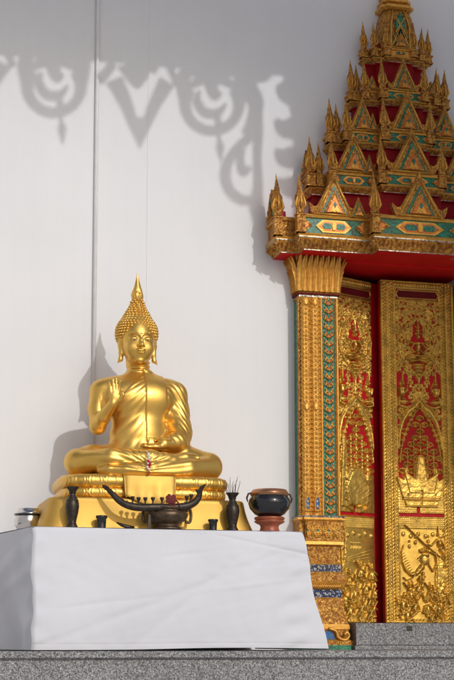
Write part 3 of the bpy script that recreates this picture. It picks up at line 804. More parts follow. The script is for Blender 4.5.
# ================================================================== DOORS
DZ0, DZ1 = sz+.006, Z(283, LY, 424)+.0
DH = DZ1-DZ0
rXL = X(382.5, LY, 450); DWd = .565
def v_of(py): return (622-py)/339.*DH
def u_of(px): return (px-386)/76.*DWd
def door_relief(variant):
    r = Relief(DWd if not variant else u_of(446.5), DH, .0029); S = DWd/76.
    C = u_of(424)
    def st(pts, w_, h, m=None, base=0., sym=True):
        P = [(u_of(a), v_of(b)) for a, b in pts]; r.stroke(P, w_ if not hasattr(w_, '__len__') else w_, h, m, base)
        if sym: r.stroke([(2*C-a, b) for a, b in P], w_, h, m, base)
    def bl(px, py, a, b, h, m=None, base=0., rot=0., sym=True):
        x, z = u_of(px), v_of(py); r.blob((x, z), (a, b), h, m, base, rot)
        if sym: r.blob((2*C-x, z), (a, b), h, m, base, -rot)
    def cu(px, py, rad, ang, fl, h=.012, sym=True):
        x, z = u_of(px), v_of(py); r.curl((x, z), rad, ang, h, fl)
        if sym: r.curl((2*C-x, z), rad, PI-ang, h, -fl)
    # --- frame: stiles with twin rope mouldings
    sw = u_of(401.5)
    for x0 in ((0, DWd-sw) if not variant else (0,)):
        r.put(.006+0*r.u*r.v, (r.u >= x0) & (r.u <= x0+sw) & (r.v > -1), 0)
        for q in (.06, .5, .94): r.stroke([(x0+sw*q, 0), (x0+sw*q, DH)], .005, .008, 0, base=.006)
        z = .01
        while z < DH:
            for cx in (.28, .72):
                r.blob((x0+sw*cx, z), (.019, .0085), .012, 0, base=.007, rot=.6)
            z += .0245
    r.put(.006+0*r.u*r.v, (r.v >= v_of(302.5)) & (r.u > -1), 0)
    r.put(.004+0*r.u*r.v, (r.v < v_of(517.5)-.01) & (r.u > -1), 0)
    for q in range(26): r.blob((DWd*(q+.5)/26, v_of(286)), (.009, .016), .010, 0, base=.006)
    r.stroke([(0, v_of(283)), (DWd, v_of(283))], .006, .01, 0, base=.006); r.stroke([(0, v_of(289)), (DWd, v_of(289))], .005, .008, 0, base=.006)
    # plaque with red field
    x0, x1, z0, z1 = u_of(404), 2*C-u_of(404), v_of(300), v_of(292)
    A = (r.u > x0-.012) & (r.u < x1+.012) & (r.v > z0-.008) & (r.v < z1+.008)
    r.H[A] = .004; r.M[A] = 1
    ring = [(x0, z0), (x1, z0), (x1+.014, (z0+z1)/2), (x1, z1), (x0, z1), (x0-.014, (z0+z1)/2), (x0, z0)]
    r.stroke(ring, .006, .010, 0, base=.004)
    r.stroke([(sw, v_of(303)), (DWd-sw, v_of(303))], .005, .012, 0)
    # --- filler of kranok scrolls between the figures
    rs = np.random.RandomState(5+variant); placed = []
    for tries in range(5200):
        px = 402.2+rs.rand()*21.5; py = 304.5+rs.rand()*118
        if (abs(px-424) < 7 and 324 < py < 388) or (py > 399+1.25*(424-px)+7) or (abs(px-407) < 8.5 and 376 < py < 413): continue
        rr = 1.25+rs.rand()*1.5
        if any((px-a)**2+(py-b_)**2 < (rr+c_)**2*.80 for a, b_, c_ in placed): continue
        placed.append((px, py, rr)); cu(px, py, rr*1.2*S, rs.rand()*2*PI, 1 if rs.rand() > .5 else -1, .008+rs.rand()*.005)
        if rs.rand() > .5:
            an = rs.rand()*2*PI; st([(px, py), (px+2.2*rr*math.cos(an), py+2.2*rr*math.sin(an))], [.006, .002], .010)
    # flowing main stems
    st([(424, 306), (414, 309), (408, 315), (411, 322), (418, 320), (416, 315)], [.007, .007, .007, .006, .005, .003], .015)
    # teardrop halo, almost as wide as the panel
    st([(424, 313), (420, 321), (413, 327), (406, 334), (402.8, 345), (404.5, 357), (411, 367), (419, 375), (424, 384)], .0068, .019)
    st([(424, 320), (419, 327), (412, 334), (407.5, 344), (409, 356), (415, 364)], .0036, .014)
    for k in range(11): 
        a = -1.25+k*.40; st([(424-14*math.cos(a), 347-14*math.sin(a)), (424-18*math.cos(a+.12), 347-19*math.sin(a+.12))], [.006, .0015], .015)
    # deity: tiered crown, face, torso, arms, folded legs, lotus stem
    st([(424, 322), (424, 330), (424, 334), (424, 336)], [.002, .006, .010, .014], .026, sym=False); bl(424, 339.5, .0135, .017, .036, sym=False)
    for k, (yy, ww) in enumerate(((330, 1.6), (333, 2.3), (336, 3.1))): st([(424-ww, yy), (424+ww, yy)], .0030, .034, sym=False)
    bl(423-1.2, 339.5, .002, .0015, .039); bl(424, 350, .018, .036, .030, sym=False); bl(424, 346, .028, .012, .028, sym=False); bl(424, 356, .012, .012, .033, sym=False)
    st([(420.6, 345.5), (416.4, 351), (419.5, 355.5), (422.5, 353)], [.008, .0065, .005, .004], .030); st([(419, 346), (413.5, 344.5), (411.5, 339.5)], [.007, .006, .004], .026); bl(411.3, 338, .005, .008, .027)
    bl(418, 361, .036, .013, .030); st([(424, 359), (416, 358), (411, 361.5), (417, 364.5), (424, 363)], [.010, .012, .011, .010, .008], .032); bl(424, 367.5, .048, .009, .028, sym=False)
    for k, w_ in enumerate((.040, .031, .023, .015, .008)):
        bl(424, 370.5+k*3.6, w_, .0135, .024-.002*k, sym=False)
        for q in range(3): bl(424-w_/S*.33*(q), 370.5+k*3.6, w_*.20, .012, .028-.002*k)
    st([(424, 386), (424, 399)], [.006, .004], .018, sym=False)
    # kneeling worshippers with pointed crowns and joined hands
    bx, by = 407, 384
    st([(bx, by-9), (bx, by-3), (bx, by)], [.0025, .0075, .013], .024); bl(bx+.3, by+3, .0135, .0155, .032); bl(bx, by+3, .022, .020, .013)
    bl(bx-.3, by+12, .023, .032, .030); bl(bx-.2, by+8, .027, .011, .028)
    st([(bx-3.2, by+8), (bx-2.2, by+14), (bx+2.6, by+12), (bx+4.2, by+8.5)], [.009, .0085, .007, .006], .034); st([(bx+4.4, by+11), (bx+4.8, by+5)], [.006, .002], .034)
    bl(bx+1, by+21.5, .040, .016, .030); st([(bx-3.5, by+17), (bx-4.6, by+25), (bx+2, by+27.5), (bx+6.5, by+25.5)], [.013, .014, .011, .006], .030)
    for q in range(4): st([(bx-4.2, by+17+q*2.6), (bx+2.5, by+19+q*2.4)], .0020, .036)
    # great arch spreading to the stiles
    st([(424, 404), (419.5, 410), (413, 415), (407, 424), (403.5, 436), (402, 452)], [.012, .020, .021, .019, .016, .011], .020)
    st([(424, 411), (419, 417), (413, 426), (408, 438), (404.5, 452), (402.8, 466)], [.0045]*6, .024)
    st([(424, 401), (418, 407), (411, 412), (405, 421)], [.004]*4, .027)
    for k in range(9): cu(420.5-k*2.05, 410.5+k*3.9+k*k*.12, 1.9*S, .9, -1, .027)
    for q in (429, 433, 437): st([(401, q), (407, q)], .008, .016)
    # cloud wisps on red under the arch
    for row in range(9):
        y = 421+row*6.6; half = 2.+row*2.9
        for xx in np.arange(0 if row % 2 == 0 else 4.6, half+.1, 9.2):
            if abs(xx) > 21.5: continue
            px = 424-xx
            st([(px-4.2, y+1.6), (px-2.4, y-1.4), (px+.5, y-2.), (px+3.2, y-.6), (px+4.3, y+1.6)], [.0025, .006, .0065, .006, .002], .020, sym=xx > 0)
            st([(px-2.6, y+1.6), (px, y+2.8), (px+2.6, y+1.5)], [.004, .006, .003], .018, sym=xx > 0); bl(px, y+.4, .009, .006, .018, sym=xx > 0)
    for x_ in (410.5, 417, 424): st([(x_, 500), (x_, 428 if x_ == 424 else (440 if x_ == 417 else 452))], .0028, .024, sym=x_ < 424)
    # pavilion roof / prow above the boat
    if not variant:
        r.poly([(u_of(414), v_of(496)), (u_of(434), v_of(496)), (u_of(428), v_of(458)), (u_of(420), v_of(458))], .030, bev=.02)
        for k in range(4): st([(421.5+k*1.6, 460), (416.5+k*5, 490)], .003, .034, sym=False)
        r.poly([(u_of(404), v_of(494)), (u_of(412), v_of(494)), (u_of(410), v_of(470)), (u_of(407), v_of(470))], .022, bev=.01)
        r.poly([(2*C-u_of(404), v_of(494)), (2*C-u_of(412), v_of(494)), (2*C-u_of(410), v_of(470)), (2*C-u_of(407), v_of(470))], .022, bev=.01)
        r.put(.010+.003*np.sign(np.sin((r.u+r.v)*420)*np.sin((r.u-r.v)*420)), (r.v < v_of(491)) & (r.v > v_of(515.5)) & (r.u > sw) & (r.u < (DWd-sw if not variant else 9)), 0)
        for a_ in (-1, 1):
            q = [(424, 502), (424+a_*19, 502), (424+a_*25, 479), (424, 491)]
            P = [(u_of(a), v_of(b_)) for a, b_ in q]; r.poly(P, .024, bev=.008)
            q = [(424, 497), (424+a_*13, 497), (424+a_*19, 473), (424, 485)]
            r.poly([(u_of(a), v_of(b_)) for a, b_ in q], .031, bev=.008)
            q = [(424, 509), (424+a_*16, 509), (424+a_*18, 503.5), (424, 503.5)]
            r.poly([(u_of(a), v_of(b_)) for a, b_ in q], .022, bev=.006)
        st([(405, 473), (411, 479), (424, 486)], .004, .036); st([(399.5, 480), (405, 500)], .004, .030); st([(405, 502), (443, 502)], .004, .030, sym=False); st([(408, 509), (440, 509)], .004, .026, sym=False)
        bl(410, 497, .009, .009, .034); bl(414, 489, .007, .007, .036)
    else:
        r.put(.010+0*r.u*r.v, (r.v < v_of(478)) & (r.v > v_of(515.5)) & (r.u > sw) & (r.u < (DWd-sw if not variant else 9)), 0)
        body = [(410, 512), (438, 512), (443, 492), (434, 474), (424, 468), (414, 474), (405, 492)]
        r.poly([(u_of(a), v_of(b_)) for a, b_ in body], .030, bev=.03)
        for k in range(5): st([(406.5+k*.6, 482+k*7), (415, 487+k*6.6), (424, 493+k*6)], [.004, .007, .006], .034)
        for x_ in (412, 424): bl(x_, 470, .008, .02, .03, sym=x_ < 424)
        r.poly([(u_of(401), v_of(512)), (u_of(409), v_of(512)), (u_of(412), v_of(440)), (u_of(405), v_of(440))], .024, bev=.014)
    # dark red divider with a short stem
    A = (r.v < v_of(515.5)) & (r.v > v_of(518.5)) & (r.u > sw*.98) & (r.u < (DWd-sw*.98 if not variant else 9)); r.H[A] = 0
    A = (r.v < v_of(509.5)) & (r.v > v_of(518.5)) & (abs(r.u-u_of(421)) < .010); r.H[A] = 0
    # --- lower panel: battle scene
    r.stroke([(sw, v_of(520)), (DWd-sw, v_of(520))], .007, .014, 0)
    A = (r.v < v_of(521)) & (r.v > v_of(531)) & (r.u > sw) & (r.u < (DWd-sw if not variant else 9))
    r.put(.008+.004*np.sign(np.sin((r.u+r.v)*430)*np.sin((r.u-r.v)*430)), A, 0)
    for k in range(6): bl(405+k*7.5, 536+(k % 2)*2, .015, .018, .014, sym=False)
    if not variant:   # war elephant with raised trunk, its rider's long lance
        trunk = [(405, 547), (402.6, 553), (403.2, 563), (406.5, 571), (412, 575.5), (418, 574), (423, 568)]
        st(trunk, [.005, .008, .010, .013, .016, .020, .026], .026, sym=False)
        for k in range(8): st([(403.0+k*.9, 556+k*2.4), (405.6+k*1.0, 554.5+k*2.3)], .0018, .031, sym=False)
        bl(426, 561, .034, .040, .024, sym=False); bl(424, 553, .018, .014, .027, sym=False); bl(429, 552.5, .018, .014, .027, sym=False)
        st([(431, 553), (437, 556), (438, 565), (434, 572), (430, 566), (430, 556)], [.008, .010, .010, .007, .006, .004], .032, sym=False)
        st([(419, 570), (413, 579), (407, 581), (404, 578)], [.008, .006, .004, .002], .034, sym=False)
        r.poly([(u_of(433), v_of(600)), (u_of(448), v_of(600)), (u_of(448), v_of(556)), (u_of(437), v_of(555))], .020, bev=.03)
        for k in range(5): st([(421+k*2.3, 549.5+abs(k-2)*.8), (421.5+k*2.2, 552+abs(k-2)*.8)], .005, .036, sym=False)
        st([(419, 560), (424, 556), (430, 557)], .0028, .036, sym=False); bl(421, 561.5, .004, .0035, .036, sym=False)
        for k in range(6): st([(437+k*2, 566), (436.5+k*2, 585)], .0025, .030, sym=False)
        st([(436, 566), (448, 566)], .003, .031, sym=False); st([(436, 586), (448, 586)], .003, .031, sym=False)
        st([(406, 527), (424, 544), (446, 562)], [.0025, .005, .005], .036, sym=False)
        bl(440, 536, .013, .015, .036, sym=False); st([(440, 533), (440, 528)], [.008, .002], .030, sym=False); bl(441, 545, .018, .028, .034, sym=False)
        st([(439, 541), (433, 547), (428, 546)], [.009, .007, .005], .040, sym=False); st([(443, 542), (446, 549), (442, 553)], [.008, .007, .005], .038, sym=False)
        st([(442, 551), (447, 558), (444, 568)], [.013, .010, .007], .036, sym=False); st([(424, 574), (423, 592), (425, 600)], [.015, .013, .014], .024, sym=False)
        for k, (a_, b_) in enumerate([(411, 543), (417, 539), (430, 538), (446, 532)]):
            bl(a_, b_, .009, .010, .022, sym=False); bl(a_, b_+5, .012, .016, .018, sym=False)
        crowd = [(410, 592), (420, 586), (431, 592), (441, 590), (404, 602), (416, 604), (427, 606), (438, 606), (447, 600), (408, 612), (433, 614)]
    else:
        st([(402, 545), (404, 575), (401, 600)], [.008, .012, .010], .022, sym=False)
        st([(404, 522), (409, 540), (407, 560), (404, 572)], [.012, .018, .016, .010], .020, sym=False)
        for k in range(9): st([(404+rs.rand()*3, 532+k*5), (409+rs.rand()*2, 528+k*5)], [.006, .002], .026, sym=False)
        for k in range(4): st([(416+k*3.5, 545), (418+k*3.5, 548), (416.5+k*3.5, 551)], .0035, .018, sym=False)
        for k in range(5): st([(412, 560+k*1.6), (440, 552+k*3.5)], .002, .012, sym=False)
        crowd = [(426, 572), (440, 574), (412, 580), (433, 588), (420, 592), (444, 592), (406, 598), (428, 606), (414, 608), (440, 610)]
    rc = np.random.RandomState(3+variant)
    for (cx, cy) in crowd:
        s_ = 1 if rc.rand() > .5 else -1
        bl(cx, cy-5, .0125, .015, .036, sym=False); st([(cx, cy-7.2), (cx-s_*.8, cy-9.5)], [.009, .003], .034, sym=False); st([(cx-2, cy-6.6), (cx+2, cy-6.6)], .0022, .040, sym=False); st([(cx-2.4, cy+5), (cx+2.8, cy+5.6)], .0025, .036, sym=False)
        bl(cx+s_, cy+3, .020, .036, .030, sym=False, rot=.25*s_)
        st([(cx+s_*2, cy-1), (cx+s_*6, cy+2), (cx+s_*7.5, cy-4)], [.011, .008, .006], .034, sym=False)
        st([(cx-s_*2, cy), (cx-s_*4, cy+6), (cx+s_*.5, cy+7)], [.010, .008, .006], .034, sym=False)
        st([(cx, cy+8), (cx+s_*5, cy+12), (cx+s_*2, cy+17)], [.014, .012, .008], .028, sym=False)
        if rc.rand() > .45: st([(cx-s_*6, cy-9), (cx+s_*7, cy+9)], [.0035, .0035], .038, sym=False)
    nzz = np.zeros(r.H.shape)
    for f_, a_ in ((37, .0012), (71, .0009), (140, .0006)):
        ph = rc.rand(4)*6; nzz += a_*np.sin(r.u*f_+ph[0]+2*np.sin(r.v*f_*.7+ph[1]))*np.sin(r.v*f_*.9+ph[2]+1.5*np.sin(r.u*f_*.8+ph[3]))
    r.H += nzz*((r.H > .004) & (r.v > -1))
    for k in range(13): bl(403+k*3.6, 619, .012, .010, .014, sym=False)
    r.stroke([(0, .006), (DWd, .006)], .009, .014, 0, base=.004)
    r.H[:, 0] = np.minimum(r.H[:, 0], .001); r.H[:, -1] = np.minimum(r.H[:, -1], .001)
    return r
def build_leaf(variant, hinge, rz, label, mirror=False):
    root = empty('door_leaf', hinge, rz)
    bd = MB(); bd.box(0 if not variant else -.02, DWd if not variant else u_of(446.5)+.16, 0, .045, 0, DH)
    bd.build('door_board', [M['red']], root)
    R_ = door_relief(variant); split = int(v_of(517)/R_.h)
    for nm, lo, hi_ in (('battle_panel', 0, split), ('carved_panel', split, R_.v.size)):
        q = Relief.__new__(Relief); q.h = R_.h; q.u = R_.u; q.v = R_.v[lo:hi_+1] if hi_ < R_.v.size else R_.v[lo:]; q.H = R_.H[lo:hi_+1].copy(); q.M = R_.M[lo:hi_+1]
        q.W = DWd; q.Hh = DH
        q.mesh(nm, [M['door'], M['darkred']], TR(0, -.0005, 0), root, thr=.002)
    tag(root, label, 'door', 'carved door leaves')
    return root
build_leaf(0, (rXL, LY, DZ0), 0., 'gilded door leaf with war elephant panel and boat, standing nearly closed on the right')
LA = math.radians(23); hx = X(355.3, .625+.282*math.sin(LA), 450)-.282*math.cos(LA)
build_leaf(1, (hx, .625, DZ0), LA, 'gilded door leaf swung inward beside the column, foreshortened, with red outer edge')

# ================================================================== GOLDEN STATUE
BX = -.012
bud = empty('buddha_statue', (BX, 0, 0))
tag(bud, 'shining golden seated Buddha with raised right hand and flame finial on the crown', 'statue')
s = Sculpt((-.58, -.40, 1.02), (.60, .27, 1.84), .0052)
a_ = s.add
# torso
a_(s.ell((0, .06, 1.56), (.215, .135, .185)), 0)
a_(s.ell((0, .045, 1.33), (.185, .135, .19)), .06)
a_(s.cone((-.175, .07, 1.625), (.175, .07, 1.625), .088, .088, (1, 1, 1)), .05)
a_(s.ell((-.08, -.015, 1.57), (.11, .06, .085)), .06); a_(s.ell((.08, -.015, 1.57), (.11, .06, .085)), .06)
a_(s.cone((0, .08, 1.68), (0, .07, 1.86), .072, .066), .05)
for zc in (1.755, 1.785, 1.81): a_(s.ell((0, .062, zc), (.073, .075, .011)), .008)
a_(s.ell((0, .04, 1.17), (.26, .17, .13)), .05)
# his right arm (viewer's left), raised
s.chain([(-.235, .065, 1.615), (-.262, .045, 1.50), (-.268, .0, 1.385)], [.078, .058, .050], .03)
s.chain([(-.268, .0, 1.380), (-.245, -.06, 1.43), (-.200, -.135, 1.505)], [.048, .042, .030], .02)
# palm facing the viewer, slightly tilted
a_(s.ell((-.186, -.150, 1.550), (.034, .017, .042)), .018)
for i, (bx, bz, tx, tz, cy, r) in enumerate([(-.212, 1.578, -.222, 1.640, -.148, .0085), (-.196, 1.585, -.201, 1.664, -.150, .0092), (-.180, 1.586, -.180, 1.668, -.152, .0094), (-.166, 1.582, -.157, 1.648, -.156, .0090)]):
    s.chain([(bx, -.150, bz-.015), (bx*.5+tx*.5, cy, (bz+tz)/2), (tx, cy+(.006 if i < 3 else -.018), tz)], [r+.001, r, r*.72], .004)
s.chain([(-.160, -.152, 1.530), (-.142, -.166, 1.560), (-.150, -.178, 1.592)], [.012, .0095, .0075], .006)   # thumb
# his left arm in the sleeve (viewer's right)
s.chain([(.235, .065, 1.615), (.250, .055, 1.49), (.245, .01, 1.37)], [.080, .072, .074], .03)
s.chain([(.250, .01, 1.35), (.220, -.075, 1.29), (.12, -.155, 1.262)], [.078, .058, .036], .035)
a_(s.cone((.270, .02, 1.40), (.25, -.01, 1.26), .05, .055), .04)
# hand in the lap, palm up, five fingers
a_(s.ell((.060, -.172, 1.240), (.050, .036, .018)), .016)
for i, (y0, y1, ln, z_) in enumerate([(-.150, -.150, -.012, 1.250), (-.166, -.168, -.020, 1.246), (-.182, -.187, -.016, 1.241), (-.198, -.204, -.004, 1.236)]):
    s.chain([(.030, y0, z_), (-.005, y1, z_+.004), (ln, y1+.004, z_-.001)], [.0098, .0090, .0070], .003)
s.chain([(.080, -.150, 1.254), (.052, -.156, 1.268), (.026, -.160, 1.270)], [.012, .0090, .007], .006)
# legs in half lotus
s.chain([(-.13, .03, 1.165), (-.30, -.03, 1.155), (-.405, -.095, 1.142)], [.115, .098, .084], .04)
s.chain([(.13, .03, 1.165), (.31, -.03, 1.155), (.425, -.095, 1.142)], [.115, .098, .084], .04)
s.chain([(-.405, -.115, 1.130), (-.22, -.225, 1.155), (.02, -.265, 1.158), (.15, -.255, 1.150)], [.078, .064, .050, .038], .018)
s.chain([(.425, -.115, 1.125), (.25, -.245, 1.105), (.02, -.290, 1.092), (-.14, -.285, 1.085)], [.078, .060, .050, .036], .012)
# the upper foot, sole turned up, with toes
s.chain([(.15, -.250, 1.152), (.24, -.225, 1.170), (.300, -.200, 1.175)], [.034, .036, .030], .012)
for k in range(5): a_(s.cone((.300, -.222+.013*k, 1.176+.002*k), (.330-.004*k, -.226+.014*k, 1.178), .0095, .0068), .003)
s.chain([(-.14, -.285, 1.082), (-.24, -.270, 1.078), (-.29, -.255, 1.075)], [.033, .032, .022], .012)
# drapery pooling between the knees
a_(s.ell((0, -.20, 1.07), (.30, .135, .045)), .03)
# ---- robe: raised cloth, folds radiating from the left shoulder, sash
x, y, z = s.x, s.y, s.z
front = sst(.09, -.02, y)
tor = sst(1.20, 1.27, z)*sst(1.80, 1.72, z)
edge = z - (1.735 + (x+.055)*1.25)                 # diagonal hem: neck to right armpit
edge = np.minimum(edge, 9)
robe = np.where(edge < 0, 1, 0)
hemd = -(edge)/1.6
inarm = (x < -.165) & (z > 1.25)
notarm = sst(-.175, -.155, x)+sst(1.24, 1.20, z)
rb = sst(-.006, .006, -(z-(1.735-.0+(x+.055)*-0.0)) + 0*x)      # everything below the collar
# bare right shoulder: region above the line from (0.06,1.76) to (-0.20,1.50)
ln = (z-1.755) - (x-.045)*1.02
cover = sst(.004, -.004, ln)*np.clip(notarm, 0, 1)
ang = np.arctan2(1.76-z, .19-x)                    # angle about the left shoulder
rad = np.hypot(1.76-z, .19-x)
folds = (np.abs(np.sin(ang*27+.8*np.sin(rad*14)))**1.3-.5)*sst(.04, .13, rad)
chestf = cover*front*sst(.015, -.015, x-.02)*tor
sl = sst(.155, .175, x)*sst(1.24, 1.30, z)
sleeve = (np.abs(np.sin((z*1.0+(x-.2)*1.15+y*.7)*52+1.5*np.sin(x*22)))**1.5-.5)*sl
sash = sst(.016, .020, x-(1.7-z)*.02)*sst(.156, .152, x-(1.7-z)*.03)*sst(1.278, 1.284, z)*sst(1.78, 1.74, z)*sst(.06, .03, y)
dsp = .004*cover*sst(1.19, 1.22, z)*tor + .0028*folds*chestf + .0036*sleeve + .0065*sash
dsp += .005*sash*(np.abs(z-1.292) < .005) + .003*sash*(np.abs(z-1.312) < .003)
# sunken lines down both sides of the sash
for xo in (.015, .160): dsp -= .0016*np.exp(-((x-(1.7-z)*.022-xo)/.0045)**2)*sst(1.27, 1.29, z)*sst(1.75, 1.70, z)*front
# long folds over the legs, gathering at the centre
lz = (z-1.055)/(.035+.16*np.clip(np.abs(x+.0)/.45, 0, 1))
legf = (np.abs(np.sin(lz*6.5+.6*np.sin(x*9)))**1.5-.5)*sst(1.235, 1.20, z)*sst(-.10, -.18, y)*sst(.42, .30, np.abs(x))*(1-sst(.17, .2, x)*sst(1.145, 1.155, z))
dsp += .0045*legf
s.D = s.D - dsp.astype(np.float32)
s.D = np.maximum(s.D, (1.046-z)+0*s.D)
del dsp, legf, sleeve, folds
s.mesh('body', M['buddha'], bud)
# ---- head
HX, HY, HZ = .0, .0, 0.
s = Sculpt((-.15, -.13, 1.76), (.15, .26, 2.28), .0030)
a_ = s.add
a_(s.ell((0, .075, 1.995), (.094, .125, .118)), 0)
a_(s.ell((0, .018, 1.925), (.089, .090, .118)), .03)
a_(s.ell((0, -.005, 1.856), (.062, .066, .056)), .035)
a_(s.cone((0, .07, 1.80), (0, .065, 1.90), .057, .062), .03)
a_(s.ell((0, -.050, 1.815), (.024, .018, .014)), .02)                          # chin
for sg in (-1, 1):
    a_(s.ell((sg*.046, -.036, 1.893), (.030, .026, .034)), .02)                 # cheeks
    s.sub(s.ell((sg*.036, -.080, 1.953), (.028, .017, .013)), .02)             # eye sockets
    a_(s.ell((sg*.037, -.054, 1.950), (.027, .018, .0125)), .008)               # heavy lids
    s.sub(s.cone((sg*.016, -.0735, 1.9410), (sg*.058, -.060, 1.9425), .0026, .0018), .003)
    bp = [(sg*.008, -.078, 1.972), (sg*.024, -.079, 1.986), (sg*.046, -.068, 1.988), (sg*.068, -.047, 1.974)]
    s.chain(bp, [.0040, .0046, .0042, .0025], .008)
    s.chain([(sg*.009, -.083, 1.907), (sg*.0155, -.076, 1.906)], [.0085, .006], .005)  # nostrils
    a_(s.ell((sg*.098, .055, 1.945), (.013, .030, .050)), .010)                 # ears
    s.sub(s.ell((sg*.108, .040, 1.950), (.007, .014, .028)), .006)
    s.chain([(sg*.094, .048, 1.920), (sg*.090, .040, 1.865), (sg*.095, .034, 1.825), (sg*.112, .028, 1.802)], [.015, .014, .012, .0025], .010)
    s.chain([(0, -.0795, 1.8775), (sg*.011, -.0785, 1.880), (sg*.033, -.060, 1.885)], [.0060, .0064, .0018], .003)    # upper lip
    s.chain([(0, -.0765, 1.8635), (sg*.014, -.0730, 1.864), (sg*.031, -.060, 1.880)], [.0078, .0066, .0022], .003)    # lower lip
s.chain([(0, -.074, 1.975), (0, -.086, 1.940), (0, -.1005, 1.910)], [.0085, .0095, .0125], .010)
s.sub(s.cone((-.028, -.080, 1.8715), (.028, -.080, 1.8715), .0020, .0020), .0015)
# cap under the curls and the cranial bump
a_(s.ell((0, .085, 1.998), (.113, .126, .122)), .004)
cutface = None
a_(s.cone((0, .085, 2.070), (0, .085, 2.185), .088, .033), .03)
# carve the face opening free of the cap
head = s.mesh('head', M['buddha'], bud)
HS = (1.15, 1.05, 1.02); HT = math.radians(5.)
Mh = Matrix.Translation((-.014, 0, 0)) @ Matrix.Translation((0, .075, 1.84)) @ Matrix.Rotation(HT, 4, 'X') @ Matrix.Diagonal((*HS, 1)) @ Matrix.Translation((0, -.075, -1.84))
head.matrix_basis = Mh
# curls
import itertools
cv = MB(); prof = [(.0100, -.004), (.0095, .003), (.0070, .008), (.0032, .0105), (0, .0112)]
def hair_pt(zz, an):
    """surface of cap + ushnisha at height zz"""
    t = (zz-1.998)/.122; r1x = .113*math.sqrt(max(0, 1-t*t)) if abs(t) < 1 else 0; r1y = .126*math.sqrt(max(0, 1-t*t)) if abs(t) < 1 else 0
    u = (zz-2.070)/.115; r2 = .090+(.035-.090)*min(1, u)**.9 if u > 0 else .07 
    if u > 1: r2 = math.sqrt(max(0, .036**2-(zz-2.185)**2))
    rx = max(r1x, r2); ry = max(r1y, r2)
    return rx, ry
zz = 1.885; row = 0
while zz < 2.218:
    rx, ry = hair_pt(zz, 0); circ = 2*PI*(rx+ry)/2; k = max(3, int(circ/.0195))
    for q in range(k):
        an = 2*PI*(q+.5*(row % 2))/k
        x_, y_ = rx*math.cos(an), .085+ry*math.sin(an)
        # hairline: an arch over the brow, down behind the temples
        if y_ < .085:
            lim = 2.042 - 1.2*max(0, abs(x_)-.035) - .6*max(0, abs(x_)-.085)
            if zz < lim-.0 and y_ < .045: continue
            if y_ < .075 and zz < 1.955: continue
        nx, ny, nz = x_/max(rx, .02)**1, (y_-.085)/max(ry, .02), (.25 if zz > 2.06 else (zz-1.99)/.12)
        nn = Vector((nx, ny, nz)).normalized(); sc_ = 1.0 if zz < 2.14 else .82
        Tm = Matrix.Translation((x_, y_, zz)) @ nn.to_track_quat('Z', 'Y').to_matrix().to_4x4() @ Matrix.Scale(sc_, 4)
        cv.lathe(prof, 9, 0, Tm)
    zz += .0166 if zz < 2.14 else .0150; row += 1
hc = cv.build('hair_curls', M['buddha'], bud); hc.matrix_basis = Mh
# flame finial on the crown
ff = MB(); vs = []; fs = []; n = 20; rows = 26
for i in range(rows):
    t_ = i/(rows-1); r_ = float(np.interp(t_, [0, .04, .09, .16, .26, .38, .55, .75, .92, 1], [.030, .034, .028, .036, .039, .033, .020, .010, .004, .0008]))
    for k in range(n):
        an = 2*PI*k/n; rr = r_*(1+.16*abs(math.cos(2.5*an+3.2*t_*2)) - .08)
        vs.append((rr*math.cos(an), .085+rr*.8*math.sin(an), 2.200+.212*t_))
for i in range(rows-1):
    for k in range(n): fs.append((i*n+k, i*n+(k+1) % n, (i+1)*n+(k+1) % n, (i+1)*n+k))
ff.add(vs, fs, 0, True)
ff.tube(spline([(-.022, .055, 2.225), (-.026, .050, 2.255), (-.006, .043, 2.275), (.012, .048, 2.258), (.002, .047, 2.243)], 20), .0042, 6)
ff.tube(spline([(.024, .055, 2.225), (.026, .052, 2.262), (.010, .056, 2.31), (.004, .07, 2.35)], 20), [.005]*16+[.003]*8, 6) if False else None
fo_ = ff.build('flame_finial', M['buddha'], bud); fo_.matrix_basis = Matrix.Translation((-.014, -.028, -.004))
for sg in (-1, 1):
    e = MB(); e.lathe([(.0, -.0032), (.006, -.002), (.0085, 0), (.006, .002), (0, .0032)], 16, 0, Matrix.Translation((sg*.037, -.0700, 1.9415)) @ Matrix.Diagonal((1.9, .40, .50, 1)) )
    eo = e.build('eye', M['eyewhite'], bud); eo.matrix_basis = Mh
    e = MB(); e.lathe([(.0, -.004), (.004, -.003), (.0052, 0), (.004, .003), (0, .004)], 14, 0, Matrix.Translation((sg*.037, -.0722, 1.9410)) @ Matrix.Diagonal((1.05, .5, .62, 1)))
    e.build('pupil', M['eyeblack'], eo)

